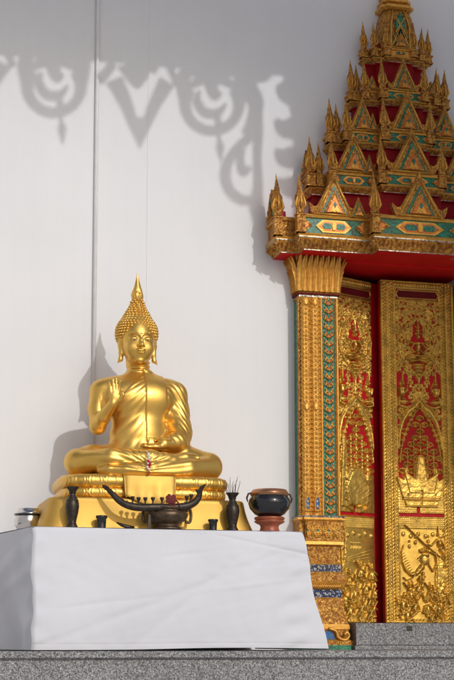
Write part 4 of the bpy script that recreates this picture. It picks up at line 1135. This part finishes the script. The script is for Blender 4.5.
# ------------------------------------------------------------------ pedestal
ped = empty('statue_pedestal', (BX, 0, 0))
tag(ped, 'golden two tiered lotus cushion pedestal with flared plain foot under the statue', 'pedestal')
TZ = Z(530, -.40, 150)             # table top
def superell(hx, hy, n, e=4.):
    out = []
    for k in range(n):
        a = 2*PI*k/n; c_, s_ = math.cos(a), math.sin(a)
        out.append((hx*abs(c_)**(2/e)*(1 if c_ >= 0 else -1), hy*abs(s_)**(2/e)*(1 if s_ >= 0 else -1)))
    return out
def rings(name, levels, mat, n=220, parent=None, e=4., disp=None, cy=.0):
    V = []; F = []
    for j, (hx, hy, z) in enumerate(levels):
        for k, (x_, y_) in enumerate(superell(hx, hy, n, e)):
            if disp:
                d = disp(k/n, j/(len(levels)-1), x_, y_); L_ = math.hypot(x_, y_)
                x_ *= 1+d/L_; y_ *= 1+d/L_
            V.append((x_, y_+cy, z))
    for j in range(len(levels)-1):
        for k in range(n): F.append((j*n+k, j*n+(k+1) % n, (j+1)*n+(k+1) % n, (j+1)*n+k))
    m_ = MB(); m_.add(V, F, 0, True); m_.add([V[-n+k] for k in range(n)], [tuple(range(n))]); return m_.build(name, mat, parent)
zt = [Z(498, -.3, 150), Z(488, -.33, 150), Z(473, -.3, 150)]
lv = []
zf = zt[0]
for k in range(14):
    t_ = k/13; lv.append((.668-.062*t_ - .008*math.sin(t_*PI), .385-.022*t_- .004*math.sin(t_*PI), TZ+(zf-.018-TZ)*t_))
rings('pedestal_foot', lv+[(.600, .355, zf-.008), (.52, .295, zf-.004)], M['tonedgold'], parent=ped, e=9)
def torus_levels(hx, hy, z0, z1, bulge, m=18):
    return [(hx+bulge*max(0, math.sin(PI*k/m))**.75, hy+bulge*max(0, math.sin(PI*k/m))**.75, z0+(z1-z0)*(1-math.cos(PI*k/m))/2) for k in range(m+1)]
def lotus(u, t, x_, y_):
    # engraved overlapping petal outlines, only off-centre on the front
    if y_ > .1 or abs(x_) < .175: return 0
    w_ = .098; q = (abs(x_)-.175)/w_; f = q-math.floor(q); tt = (t-.5)*2
    d = abs(abs(f-.5)*2-(1-abs(tt)**1.6)*.92)
    d2 = abs(abs(f-.5)*2-(1-abs(tt)**1.6)*.55)
    return .0045*math.exp(-(d/.13)**2)+.0035*math.exp(-(d2/.10)**2)-.001
n_hi = 900
rings('lower_cushion', torus_levels(.488, .29, zf-.004, zt[1]+.004, .030, 26), M['buddha'], n_hi, ped, 5, disp=lotus)
rings('upper_cushion', torus_levels(.480, .28, zt[1]-.002, 1.052, .050, 30), M['buddha'], n_hi, ped, 5, disp=lotus)
# smooth hanging cloth panel in the middle of the cushions, with rolled edge
pn = MB(); nu, nv = 60, 44; V = []
def cushion_y(z):
    if z > 1.045: return -.30
    if z > zt[1]: k = (z-zt[1])/(1.05-zt[1]); return -.285-.052*max(0, math.sin(PI*k))**.6
    if z > zf-.01: k = (z-zf+.01)/(zt[1]-zf+.01); return -.296-.034*max(0, math.sin(PI*k))**.6
    return -.315-.03*(zf-z)/.1
for j in range(nv):
    t_ = j/(nv-1); z_ = 1.056-(1.056-(zf-.045))*t_
    ys = -.340-.042*t_**1.3-.004*math.sin(t_*PI*2)
    for i in range(nu):
        u_ = -1+2*i/(nu-1); wv = .158-.012*t_
        V.append((u_*wv, ys+.004*math.cos(u_*9)*t_+.012*abs(u_)**8+(.09*max(0, (.06-t_)/.06)), z_+(.05*u_*u_*t_**6)))
F = [(j*nu+i, (j+1)*nu+i, (j+1)*nu+i+1, j*nu+i+1) for j in range(nv-1) for i in range(nu-1)]
pn.add(V, F, 0, True)
for sg in (-1, 1):
    pn.tube([V[j*nu+(0 if sg < 0 else nu-1)] for j in range(0, nv, 3)], .0075, 8)
po = pn.build('hanging_panel', M['tonedgold'], ped)

# ================================================================== DRAPED TABLE
cl = []
YF = -.56
xl, xr = X(32.5, YF, 528), X(303, YF, 530)
xlb, xrb = X(32.5, YF-.03, 645), X(327.5, YF-.02, 645)
zt_l, zt_r = Z(527, YF, 32), Z(531, YF, 303)
TOPZ = (zt_l+zt_r)/2
def wr(u, v, seed=0):
    """drag folds of a loosely stretched sheet"""
    a = .0035*math.sin(u*9+seed)*math.sin(v*3+1)
    a += .0050*math.exp(-((v-.10-.13*u)/.055)**2)*math.sin(u*14+2)*max(0, u-.45)*2
    a += .0065*math.exp(-((u-.985+.10*v)/.045)**2)*math.sin(v*34+u*20)
    a += .0045*math.exp(-(u/.045)**2)*math.sin(v*31+1)
    a += .0035*math.exp(-(((u-.72)*math.cos(.5)+(v-.25)*math.sin(.5))/.02)**2)
    a += .0040*math.exp(-(((u-.86)*.8+(v-.22)*.9)/.03)**2) + .004*math.exp(-(((u-.84)*.9-(v-.12)*1.9)/.03)**2)
    a += .0030*math.exp(-(((u-.30)*.3+(v-.6)*1.)/.02)**2)*math.sin(u*6)
    a += .0035*math.exp(-(((v-.16)-.10*math.sin(u*3+1))/.018)**2)*max(0, math.sin(u*8-3)) + .0030*math.exp(-(((v-.30)+.22*(u-.8))/.016)**2)*max(0, u-.55)*2.2
    a += .0030*math.exp(-(((u-.92)+.14*v)/.03)**2)*v + .0024*math.exp(-(((u-.87)+.20*v)/.022)**2)*(1-v)
    a *= 1.25
    a += .0028*math.exp(-((v-.955)/.006)**2)
    a += .0010*math.sin(u*41+3*math.sin(v*9))*math.sin(v*23+2*math.sin(u*13))+.0004*math.sin(u*83+v*37)*math.sin(v*51-u*29)
    a += .0060*math.sin(u*5+v*4.0)*math.sin(PI*v) - .016*math.sin(PI*min(1, v*1.1))*math.sin(PI*u)
    return a
def ex(v): return .006*math.sin(11*v+1)*min(1, v*8)+.003*math.sin(29*v)*min(1, v*8)
mb = MB(); nu, nv = 260, 120; V = []
for j in range(nv):
    v = j/(nv-1)
    for i in range(nu):
        u = i/(nu-1)
        xa = xl+(xr-xl)*u; xb = xlb+(xrb-xlb)*u
        k = v**(1+.15*max(0, min(1, (u-.6)/.4)))
        x_ = xa+(xb-xa)*k + (.010*math.sin(v*9)*u**8*.8)
        z_ = TOPZ-(TOPZ-.006)*v + .014*math.exp(-((u-.63)/.28)**2)*v**10*0.5 + (.006*max(0, math.sin((u-.36)*3.4)))*v**14 - .004*math.sin(u*PI)*(1-v)**6
        y_ = YF-.03*v+wr(u, v)
        r_ = .012                                    # soft top edge
        if v < .03: y_ += r_*(1-v/.03)
        e_ = max(0, 1-u/.014); x_ += ex(v)*(1-u)**30; y_ += .016*e_*e_
        V.append((x_, y_, z_+(0 if v > 0 else .002)))
F = [(j*nu+i, (j+1)*nu+i, (j+1)*nu+i+1, j*nu+i+1) for j in range(nv-1) for i in range(nu-1)]
mb.add(V, F, 0, True)
def side(sg, xt, xbm):
    nu2, nv2 = 70, 60; V2 = []; YB = .56
    for j in range(nv2):
        v = j/(nv2-1)
        for i in range(nu2):
            u = i/(nu2-1)      # 0 front .. 1 back
            yy0 = YF+.0+(YB-YF)*u; x_ = xt+(xbm-xt)*(v if sg < 0 else v**1.15)-(0 if sg < 0 else .012*min(1, u*12)-.008*math.sin(v*9)*max(0, 1-u*12))
            if i == 0:
                q = V[j*nu*int(1)+(0 if sg < 0 else nu-1)] if nv == nv2 else None
            bul = .018*math.sin(PI*u)*math.sin(PI*v*.9)+.007*math.sin(u*17+v*6)*v+.006*math.exp(-((v-.35-.4*u)/.06)**2)
            bul += .02*math.exp(-(((v-.05)-.75*u)/.10)**2)*math.sin(PI*min(1, u*1.2))
            V2.append((x_+(ex(v)*max(0, 1-u*6)-bul*min(1, u*8)-.26*u if sg < 0 else -.10*u-.02*min(1, u*6)), yy0-.03*v*(1-u)+(((.016 if sg < 0 else .003)+wr(0 if sg < 0 else 1, v))*max(0, 1-u*9)), TOPZ-(TOPZ-.006)*v-(.004*math.sin(PI*u)*(1-v)**8)))
    F2 = [(j*nu2+i, (j+1)*nu2+i, (j+1)*nu2+i+1, j*nu2+i+1) for j in range(nv2-1) for i in range(nu2-1)]
    if sg < 0: F2 = [tuple(reversed(f)) for f in F2]
    mb.add(V2, F2, 0, True)
side(-1, xl, xlb); side(1, xr, xrb)
mb.add([(xl, YF+.010, TOPZ+.002), (xr, YF+.010, TOPZ+.002), (xr-.10, .565, TOPZ+.002), (xl-.26, .565, TOPZ+.002)], [(0, 1, 2, 3)])
tb_ = mb.build('draped_table', M['cloth']); 
tag(tb_, 'offering table hidden under a loose white cotton cloth that reaches the terrace', 'table')
TP = TOPZ+.003

# ================================================================== OFFERINGS
Yo = -.44
def on(px, yo=Yo): return X(px, yo, 525)
def vase(px, h, label, r=.04):
    e = empty('vase', (on(px), Yo, TP))
    m_ = MB(); k = h/.24; R = r/.04
    pr = [(.030, 0), (.033, .006), (.030, .016), (.022, .028), (.025, .05), (.034, .09), (.0385, .125), (.036, .15), (.026, .175), (.018, .19), (.0165, .20), (.021, .215), (.030, .228), (.036, .236), (.037, .24), (.033, .238), (.018, .22), (.014, .19), (0, .185)]
    m_.lathe([(a*R, b*k) for a, b in pr], 36); c = m_
    for zz in (.028, .16, .205): 
        rr = np.interp(zz, [q[1] for q in pr[:15]], [q[0] for q in pr[:15]])
        c.lathe([((rr-.001)*R, (zz-.005)*k), ((rr+.003)*R, (zz-.002)*k), ((rr+.003)*R, (zz+.002)*k), ((rr-.001)*R, (zz+.005)*k)], 36)
    m_.build('vase_body', M['bronze'], e)
    tag(e, label, 'vase', 'dark bronze altar vases'); return e
vase(72, .245, 'dark bronze baluster vase standing empty at the left end of the cloth', .042)
vr = vase(232.5, .232, 'dark bronze vase holding a bunch of dry sticks beside the alms bowl', .044)
tw = empty('dry_sticks', (on(232.5), Yo, TP+.20)); 
for k in range(9):
    m_ = MB(); a = -.055+.013*k+random.uniform(-.01, .01); h_ = random.uniform(.045, .115)
    p = [(a*.2, random.uniform(-.01, .01), -.03), (a*.5, 0, .02), (a*.8+random.uniform(-.006, .006), random.uniform(-.01, .01), .04+h_*.55), (a*.9+.006, 0, .04+h_)]
    m_.tube(p, [.0024, .002, .0017, .001], 5); m_.build('stick', M['twig'], tw)
tag(tw, 'dry leftover sticks poking out of the right hand bronze vase', 'sticks')
def cup(px, w_, h_, label):
    m_ = MB(); r = w_/2
    m_.lathe([(r*.78, 0), (r*.80, .004), (r*.76, .010), (r*.80, h_*.5), (r*.84, h_*.76), (r*1.0, h_*.80), (r*1.02, h_*.92), (r, h_), (r*.84, h_), (r*.80, h_*.5), (0, h_*.45)], 30)
    o = m_.build('offering_cup', M['black']); o.location = (on(px), Yo, TP); tag(o, label, 'cup', 'small black offering cups')
cup(101.5, .068, .078, 'small black cup between the left vase and the incense bowl')
cup(213, .060, .070, 'small black cup between the incense bowl and the right vase')
# incense bowl with the boat-shaped candle rack
ib = empty('incense_bowl', (on(167), Yo, TP))
m_ = MB(); hx_ = .132
pr = [(.085, 0), (.090, .004), (.088, .014), (.070, .020), (.066, .030), (.078, .040), (.108, .056), (.122, .076), (.124, .094), (.114, .108), (.104, .114), (.112, .120), (.120, .126), (.120, .133), (.110, .134), (.100, .118), (.0, .112)]
m_.lathe(pr, 48, lump=lambda a, z: 1+(.018*math.cos(14*a) if .05 < z < .10 else 0)); m_.build('bowl_body', M['bronze2'], ib)
for sg in (-1, 1):
    m_ = MB(); m_.tube(spline([(sg*.112, 0, .118), (sg*.14, 0, .122), (sg*.146, 0, .085), (sg*.138, 0, .05), (sg*.112, 0, .052)], 20), .009, 8); m_.build('handle', M['bronze2'], ib)
def dr(px, py): return (X(px, Yo-.0, py)-on(167), 0, Z(py, Yo, px)-TP)
m_ = MB(); pts = spline([dr(*q) for q in [(103, 486), (105.5, 488), (110, 493), (117, 501), (125, 506), (136, 508.5), (150, 508.5), (168, 508.5), (182, 507.5), (191, 504), (196, 499), (198.5, 493), (200.5, 489), (205.5, 484)]], 78)
nn = len(pts); rad = [float(np.interp(k/(nn-1), [0, .05, .12, .22, .35, .65, .78, .88, .95, 1], [.003, .012, .013, .019, .023, .023, .019, .014, .012, .002])) for k in range(nn)]
pts = [(p[0], -.085*math.sin(PI*min(1, max(0, k/(nn-1)))), p[2]) for k, p in enumerate(pts)]
m_.tube(pts, rad, 12, flat=.8)
sp_ = [(k, p) for k, p in enumerate(pts)]
for k, p in sp_[::3]:
    if .1 < k/nn < .9: m_.lathe([(.006, 0), (.003, .006), (0, .012)], 5, 0, Matrix.Translation((p[0], p[1], p[2]+rad[k]*.9)))
rack = m_.build('candle_rack', M['bronze'], ib)
for sg, (px, py) in ((-1, (104, 487)), (1, (201, 488))):
    q = dr(px, py); m_ = MB()
    m_.lathe([(0, -.014), (.009, -.008), (.012, 0), (.008, .01), (0, .016)], 10, 0, Matrix.Translation((q[0]-.000*sg, pts[2][1], q[2]+.002)) @ Matrix.Rotation(sg*1.0, 4, 'Y')); m_.build('dragon_head', M['bronze'], rack)
for px in (129.5, 136.5, 143.5, 151, 158, 183.5, 188.5, 195):
    m_ = MB(); q = dr(px, 506); k = min(range(nn), key=lambda i: abs(pts[i][0]-q[0])); p = pts[k]
    zb_ = p[2]+rad[k]*.6
    m_.lathe([(.011, 0), (.0055, .010), (.005, .022), (.0085, .030), (.0125, .036), (.0125, .046), (.009, .046), (.007, .036), (0, .034)], 14, 0, Matrix.Translation((p[0], p[1], zb_)))
    m_.build('candle_cup', M['bronze'], rack)
q = MB(); q.box(-.128, -.112, -.07, -.056, 0, .085); q.build('rack_leg', M['bronze'], rack)
m_ = MB(); q0 = dr(124, 523)
m_.tube(spline([(q0[0]-.045, .02, q0[2]+.02), (q0[0]-.02, .0, q0[2]+.006), (q0[0]+.015, -.01, q0[2]-.006), (q0[0]+.05, -.01, .010)], 16), [.004]*4+[.009]*4+[.012]*4+[.010]*10, 8) if False else m_.tube([(q0[0]-.045, .0, .040), (q0[0]-.015, .0, .026), (q0[0]+.02, -.01, .014), (q0[0]+.06, -.01, .010)], [.004, .010, .013, .008], 8)
m_.build('dragon_foot', M['bronze'], rack)
# dried red flower head with trailing stems laid over the rack
fl = empty('dried_flower', (on(171.5), Yo-.10, TP))
m_ = MB()
def dl(px, py, dy=0): return (X(px, Yo-.1, py)-on(171.5)+.0, dy, Z(py, Yo-.1, px)-TP)
for k in range(34):
    a = k*2.4; r = .028*math.sqrt(k/34); c = dl(171, 499)
    sx_ = math.cos(a)*r; sy_ = math.sin(a)*r
    if sy_ > .016 and abs(sx_) < .006: continue
    Tm = Matrix.Translation((c[0]+sx_, .0-.012*(1-k/34), c[2]+sy_)) @ Matrix.Rotation(a, 4, 'Y') @ Matrix.Diagonal((.75, .6, 1.1, 1))
    m_.lathe([(0, -.012), (.009, -.005), (.010, .002), (0, .012)], 7, 0, Tm)
m_.build('petals', M['ribbon'], fl)
for (e0, e1) in (((169, 503), (174, 512)), ((173, 503), (175.5, 516)), ((171, 504), (170, 510)), ((176, 500), (180, 508))):
    m_ = MB(); m_.tube([dl(*e0), dl((e0[0]+e1[0])/2+.8, (e0[1]+e1[1])/2, -.006), dl(*e1)], [.005, .0045, .003], 6); m_.build('stem', M['ribbon'], fl)
tag(fl, 'withered dark red flower drooping over the front of the incense bowl', 'flower')
tag(ib, 'dark bronze incense bowl carrying a long upturned dragon rack of tiny candle cups', 'incense bowl')
# garland hanging from the statue's hand
gl = empty('flower_garland', (BX+.045, -.362, 1.24)); gx = X(148.5, -.362, 460)-BX-.045
def bead(mat, name, lst):
    m_ = MB()
    for (x_, z_, r_) in lst: m_.lathe([(0, -r_), (r_*.75, -r_*.6), (r_, 0), (r_*.75, r_*.6), (0, r_)], 10, 0, Matrix.Translation((x_, random.uniform(-.004, .004), z_)))
    m_.build(name, mat, gl)
zg = lambda py: Z(py, -.362, 148)-1.24
bead(M['bead'], 'jasmine_beads', [(gx+random.uniform(-.006, .006), zg(454+k*1.3), .009) for k in range(8)]+[(gx-.008+.004*k, zg(467+k*.7), .009) for k in range(4)])
bead(M['redbead'], 'red_beads', [(gx+random.uniform(-.012, .010), zg(461+k*1.6), .010) for k in range(5)]+[(gx+.006, zg(472), .007), (gx, zg(474), .006)])
m_ = MB(); m_.tube([(gx, .15, zg(447)), (gx, .08, zg(449)), (gx, .02, zg(452)), (gx, 0, zg(462))], .003, 6); m_.build('string', M['bead'], gl)
tag(gl, 'short white and red flower garland hanging from the statue lap', 'garland')
# monk's alms bowl on a stand
ab = empty('alms_bowl', (on(269.5, -.40), -.40, TP))
R_ = (X(290, -.40, 505)-X(249, -.40, 505))/2
zb0 = Z(517, -.4)-TP; zb1 = Z(496, -.4)-TP; zb2 = Z(491, -.4)-TP
m_ = MB(); H_ = zb1-zb0+.02
m_.lathe([(0, zb0-.012), (R_*.40, zb0-.008), (R_*.70, zb0+.012), (R_*.92, zb0+.045), (R_*1.0, zb0+.078), (R_*.97, zb0+.100), (R_*.90, zb0+.115), (R_*.84, zb1-.0), (R_*.84, zb1+.006)], 56); m_.build('bowl_body', M['black'], ab)
lid = MB(); lid.lathe([(R_*.88, zb1-.006), (R_*.90, zb1), (R_*.90, zb1+.012), (R_*.86, zb1+.020), (R_*.80, zb1+.032), (R_*.74, zb2+.003), (R_*.4, zb2+.008), (0, zb2+.010)], 56); lo = lid.build('lid', M['copper'], ab)
lid = MB(); lid.lathe([(R_*.905, zb1+.003), (R_*.93, zb1+.007), (R_*.905, zb1+.011)], 56); lid.build('lid_rim', M['copper'], lo)
for sg in (-1, 1):
    m_ = MB(); m_.tube([(sg*R_*.86, 0, zb1+.012), (sg*R_*1.02, 0, zb1+.006), (sg*R_*1.10, 0, zb1-.020), (sg*R_*1.05, 0, zb1-.045)], [.005, .006, .006, .003], 8, flat=.7); m_.build('strap_lug', M['bronze'], ab)
tag(ab, 'round black alms bowl closed by a copper lid, set on a reddish stand', 'alms bowl')
stn = MB(); q = R_
stn.lathe([(q*.46, 0), (q*.48, .006), (q*.46, .014), (q*.42, .030), (q*.46, .045), (q*.64, .056), (q*.72, .064), (q*.70, .070), (q*.60, .072), (q*.70, .078), (q*.72, .088), (q*.66, .094), (q*.5, .088), (0, .07)], 48)
so = stn.build('bowl_stand', M['terra']); so.location = (on(269.5, -.40), -.40, TP+.001); tag(so, 'turned reddish brown stand under the black alms bowl', 'stand')
ab.location.z += .0
# silver alms bowl, half hidden at the left
sb = empty('silver_bowl', (X(28.5, .0, 520), .0, TP)); R_ = .088
zs_ = lambda py: Z(py, .3, 29)-TP
m_ = MB(); m_.lathe([(0, .0), (R_*.4, .0), (R_*.7, .015), (R_*.95, .045), (R_, .075), (R_*.93, .10), (R_*.88, .112)], 48); m_.build('bowl_body', M['steel'], sb)
m_ = MB(); m_.lathe([(R_*.90, .110), (R_*.99, .114), (R_*.99, .120), (R_*.80, .126), (R_*.74, .145), (R_*.70, .150), (0, .156)], 48); m_.build('lid', M['steel'], sb)
m_ = MB(); m_.lathe([(R_*.995, .108), (R_*1.02, .112), (R_*.995, .116)], 48); m_.build('rim_band', M['black'], sb)
tag(sb, 'polished silver bowl with flat lid behind the left corner of the table', 'bowl')

# ================================================================== EAVE ABOVE, WHOSE FRETWORK SHADES THE WALL
DL = 2.1; YE = YW-DL
eave = empty('roof_eave', (0, YE, 0))
tag(eave, 'temple roof eave with hanging fretwork above the top of the view', 'eave')
def ep(px, py):
    W = at(px, py, YW); q = W-np.array(L)*DL; return (float(q[0]), float(q[2]))
def fret(name, strokes, mat=M['soffit']):
    m_ = MB()
    for pts, w_ in strokes:
        P = [ep(*p) for p in spline(pts, 24)] if len(pts) > 2 else [ep(*p) for p in pts]
        n_ = len(P); ws = [float(np.interp(k/(n_-1), np.linspace(0, 1, len(w_)), w_)) if hasattr(w_, '__len__') else w_ for k in range(n_)]
        V = []; 
        for k in range(n_):
            a = np.array(P[max(0, k-1)]); b_ = np.array(P[min(n_-1, k+1)]); d = b_-a; d = d/(np.linalg.norm(d)+1e-9); nr = np.array([-d[1], d[0]])*ws[k]
            for yy in (-.012, .012):
                V += [(P[k][0]+nr[0], yy, P[k][1]+nr[1]), (P[k][0]-nr[0], yy, P[k][1]-nr[1])]
        F = []
        for k in range(n_-1):
            o = 4*k; F += [(o, o+1, o+5, o+4), (o+3, o+2, o+6, o+7), (o+2, o, o+4, o+6), (o+1, o+3, o+7, o+5)]
        F += [(0, 2, 3, 1), (4*n_-4, 4*n_-3, 4*n_-1, 4*n_-2)]
        m_.add(V, F, 0, False)
    return m_.build(name, mat, eave)
def medal(cx, cy, R=27):
    ring = [(cx+R*math.cos(t_), cy+R*math.sin(t_)) for t_ in np.linspace(-.55, PI+.55, 14)]
    a = [(ring, [.048, .036, .034, .036, .048]),
         ([(cx-R, cy-6), (cx-R-2, cy-22), (cx-R+3, cy-40)], [.05, .05, .04]), ([(cx+R, cy-6), (cx+R+2, cy-22), (cx+R-3, cy-40)], [.05, .05, .04]),
         ([(cx-13, cy-13), (cx-15, cy-2), (cx-7, cy+9), (cx+6, cy+9), (cx+14, cy)], [.012, .030, .034, .030, .008]),
         ([(cx, cy-34), (cx-1, cy-20), (cx+3, cy-8), (cx+9, cy-11)], [.055, .05, .034, .012]),
         ([(cx-24, cy-16), (cx-15, cy-22), (cx-6, cy-27)], [.02, .034, .05]), ([(cx+24, cy-16), (cx+15, cy-22), (cx+6, cy-27)], [.02, .034, .05]),
         ([(cx+3, cy+8), (cx+6, cy+17), (cx+6, cy+26)], [.02, .022, .03]),
         ([(cx-R-5, cy-34), (cx, cy-38), (cx+R+5, cy-34)], [.05, .08, .05])]
    return fret('scroll_medallion', a), fret('pendant_drop', [([(cx+6, cy+24), (cx+7, cy+36)], .011), ([(cx+7, cy+34), (cx+8, cy+44), (cx+9, cy+58)], [.008, .030, .003])])
medal(54, 86); medal(212, 104); medal(-106, 68)
def vee(cx, cy):
    L1 = [(cx-26, cy-24), (cx-15, cy-2), (cx-7, cy+20), (cx, cy+44)]; L2 = [(cx+27, cy-22), (cx+16, cy-2), (cx+7, cy+20), (cx, cy+44)]
    return fret('fretwork_panel', [(L1, [.060, .046, .034, .003]), (L2, [.060, .046, .034, .003]), ([(cx-1, cy+14), (cx, cy+26), (cx, cy+40)], [.05, .04, .01]),
                                   ([(cx-38, cy-34), (cx-30, cy-28)], [.09, .08]), ([(cx+36, cy-30), (cx+30, cy-28)], [.07, .08]), ([(cx-6, cy-40), (cx-1, cy-22), (cx+2, cy-18)], [.12, .06, .01]), ([(cx+4, cy-44), (cx+2, cy-34)], [.12, .10])])
vee(140, 104); vee(-24, 86)
fret('fretwork_corner', [([(240, 78), (250, 92), (256, 106), (251, 124), (245, 134)], [.08, .07, .055, .04, .03]),
                      ([(258, 118), (252, 134), (240, 146), (230, 158), (225, 174), (229, 190), (241, 200), (252, 200)], [.030, .034, .034, .034, .040, .036, .036, .025]),
                      ([(257, 100), (258, 130), (257, 160), (258, 185), (256, 205), (259, 222), (262, 236)], [.030, .036, .030, .034, .050, .04, .02]),
                      ([(243, 150), (240, 160), (243, 172), (250, 168)], [.018, .03, .032, .016]),
                      ([(236, 70), (262, 74), (268, 66)], [.07, .06, .04]),
                      ([(300, 70), (300, 120), (302, 180), (299, 225)], [.14, .06, .05, .05]),
                      ([(300, 98), (286, 92), (279, 84)], [.09, .075, .03]), ([(300, 128), (284, 128), (275, 120)], [.085, .07, .012]), ([(302, 158), (284, 157), (275, 150)], [.085, .07, .012]), ([(302, 190), (286, 186), (276, 180)], [.085, .065, .012])])
fret('fretwork_rail', [([(-110, 40), (-20, 46), (100, 54), (170, 60), (250, 66), (320, 70)], .055), ([(314, 60), (314, 150), (312, 225)], [.09, .08, .04])])
fret('shade_board', [([(355, 40), (355, 120), (355, 200), (355, 262), (358, 290)], [.32, .32, .32, .28, .20]), ([(440, 40), (440, 250), (446, 430), (448, 446)], [.45, .45, .40, .30]), ([(540, 40), (540, 250), (540, 450)], [.5, .5, .5])])  # plain boards added out of view to shade the canopy and doors
m_ = MB(); zl2, zr2 = ep(-60, 50)[1], ep(500, 74)[1]
x0_, x1_ = ep(-60, 50)[0]-2.5, ep(500, 70)[0]+1
m_.add([(x0_, -.03, zl2), (x1_, -.03, zr2), (x1_, -.03, zr2+.64), (x0_, -.03, zl2+.64), (x0_, .03, zl2), (x1_, .03, zr2), (x1_, .03, zr2+.64), (x0_, .03, zl2+.64)],
       [(0, 1, 2, 3), (7, 6, 5, 4), (4, 5, 1, 0), (3, 2, 6, 7), (4, 0, 3, 7), (1, 5, 6, 2)])
m_.build('fascia', M['soffit'], eave)
m_ = MB(); m_.box(x0_, x1_, -.12, .12, zr2+.645, zr2+.70); m_.build('coping', M['tile'], eave)

# ================================================================== LIGHT, SKY, CAMERA
sd = -L.normalized()
elev = math.asin(sd.z); az = math.atan2(sd.x, sd.y)
W = bpy.data.worlds.new('World'); SC.world = W; W.use_nodes = True
nt = W.node_tree; bg = nt.nodes['Background']
sk = nt.nodes.new('ShaderNodeTexSky'); sk.sky_type = 'NISHITA'; sk.sun_disc = False
sk.sun_elevation = elev; sk.sun_rotation = az; sk.air_density = 1.; sk.dust_density = 4.; sk.ozone_density = 3.5
nt.links.new(sk.outputs['Color'], bg.inputs['Color']); bg.inputs['Strength'].default_value = .15
sun = bpy.data.lights.new('sun', 'SUN'); sun.energy = 2.0; sun.angle = math.radians(.9); sun.color = (1., .985, .975)
so = bpy.data.objects.new('sun', sun); COL.objects.link(so); so.rotation_euler = L.to_track_quat('-Z', 'Y').to_euler(); so.location = (3, -8, 9)
cd = bpy.data.cameras.new('camera'); cam = bpy.data.objects.new('camera', cd); COL.objects.link(cam)
cam.location = CAM; cam.rotation_euler = (PI/2+THC, 0, -PSI)
cd.sensor_fit = 'HORIZONTAL'; cd.sensor_width = 36.; cd.lens = FPX/454*36.; cd.shift_y = (PY-340)/454.; cd.clip_end = 2000; cd.clip_start = .05
SC.camera = cam
SC.view_settings.view_transform = 'Standard'; SC.view_settings.look = 'None'; SC.view_settings.exposure = -.80; SC.view_settings.gamma = 1.; SC.view_settings.use_curve_mapping = False
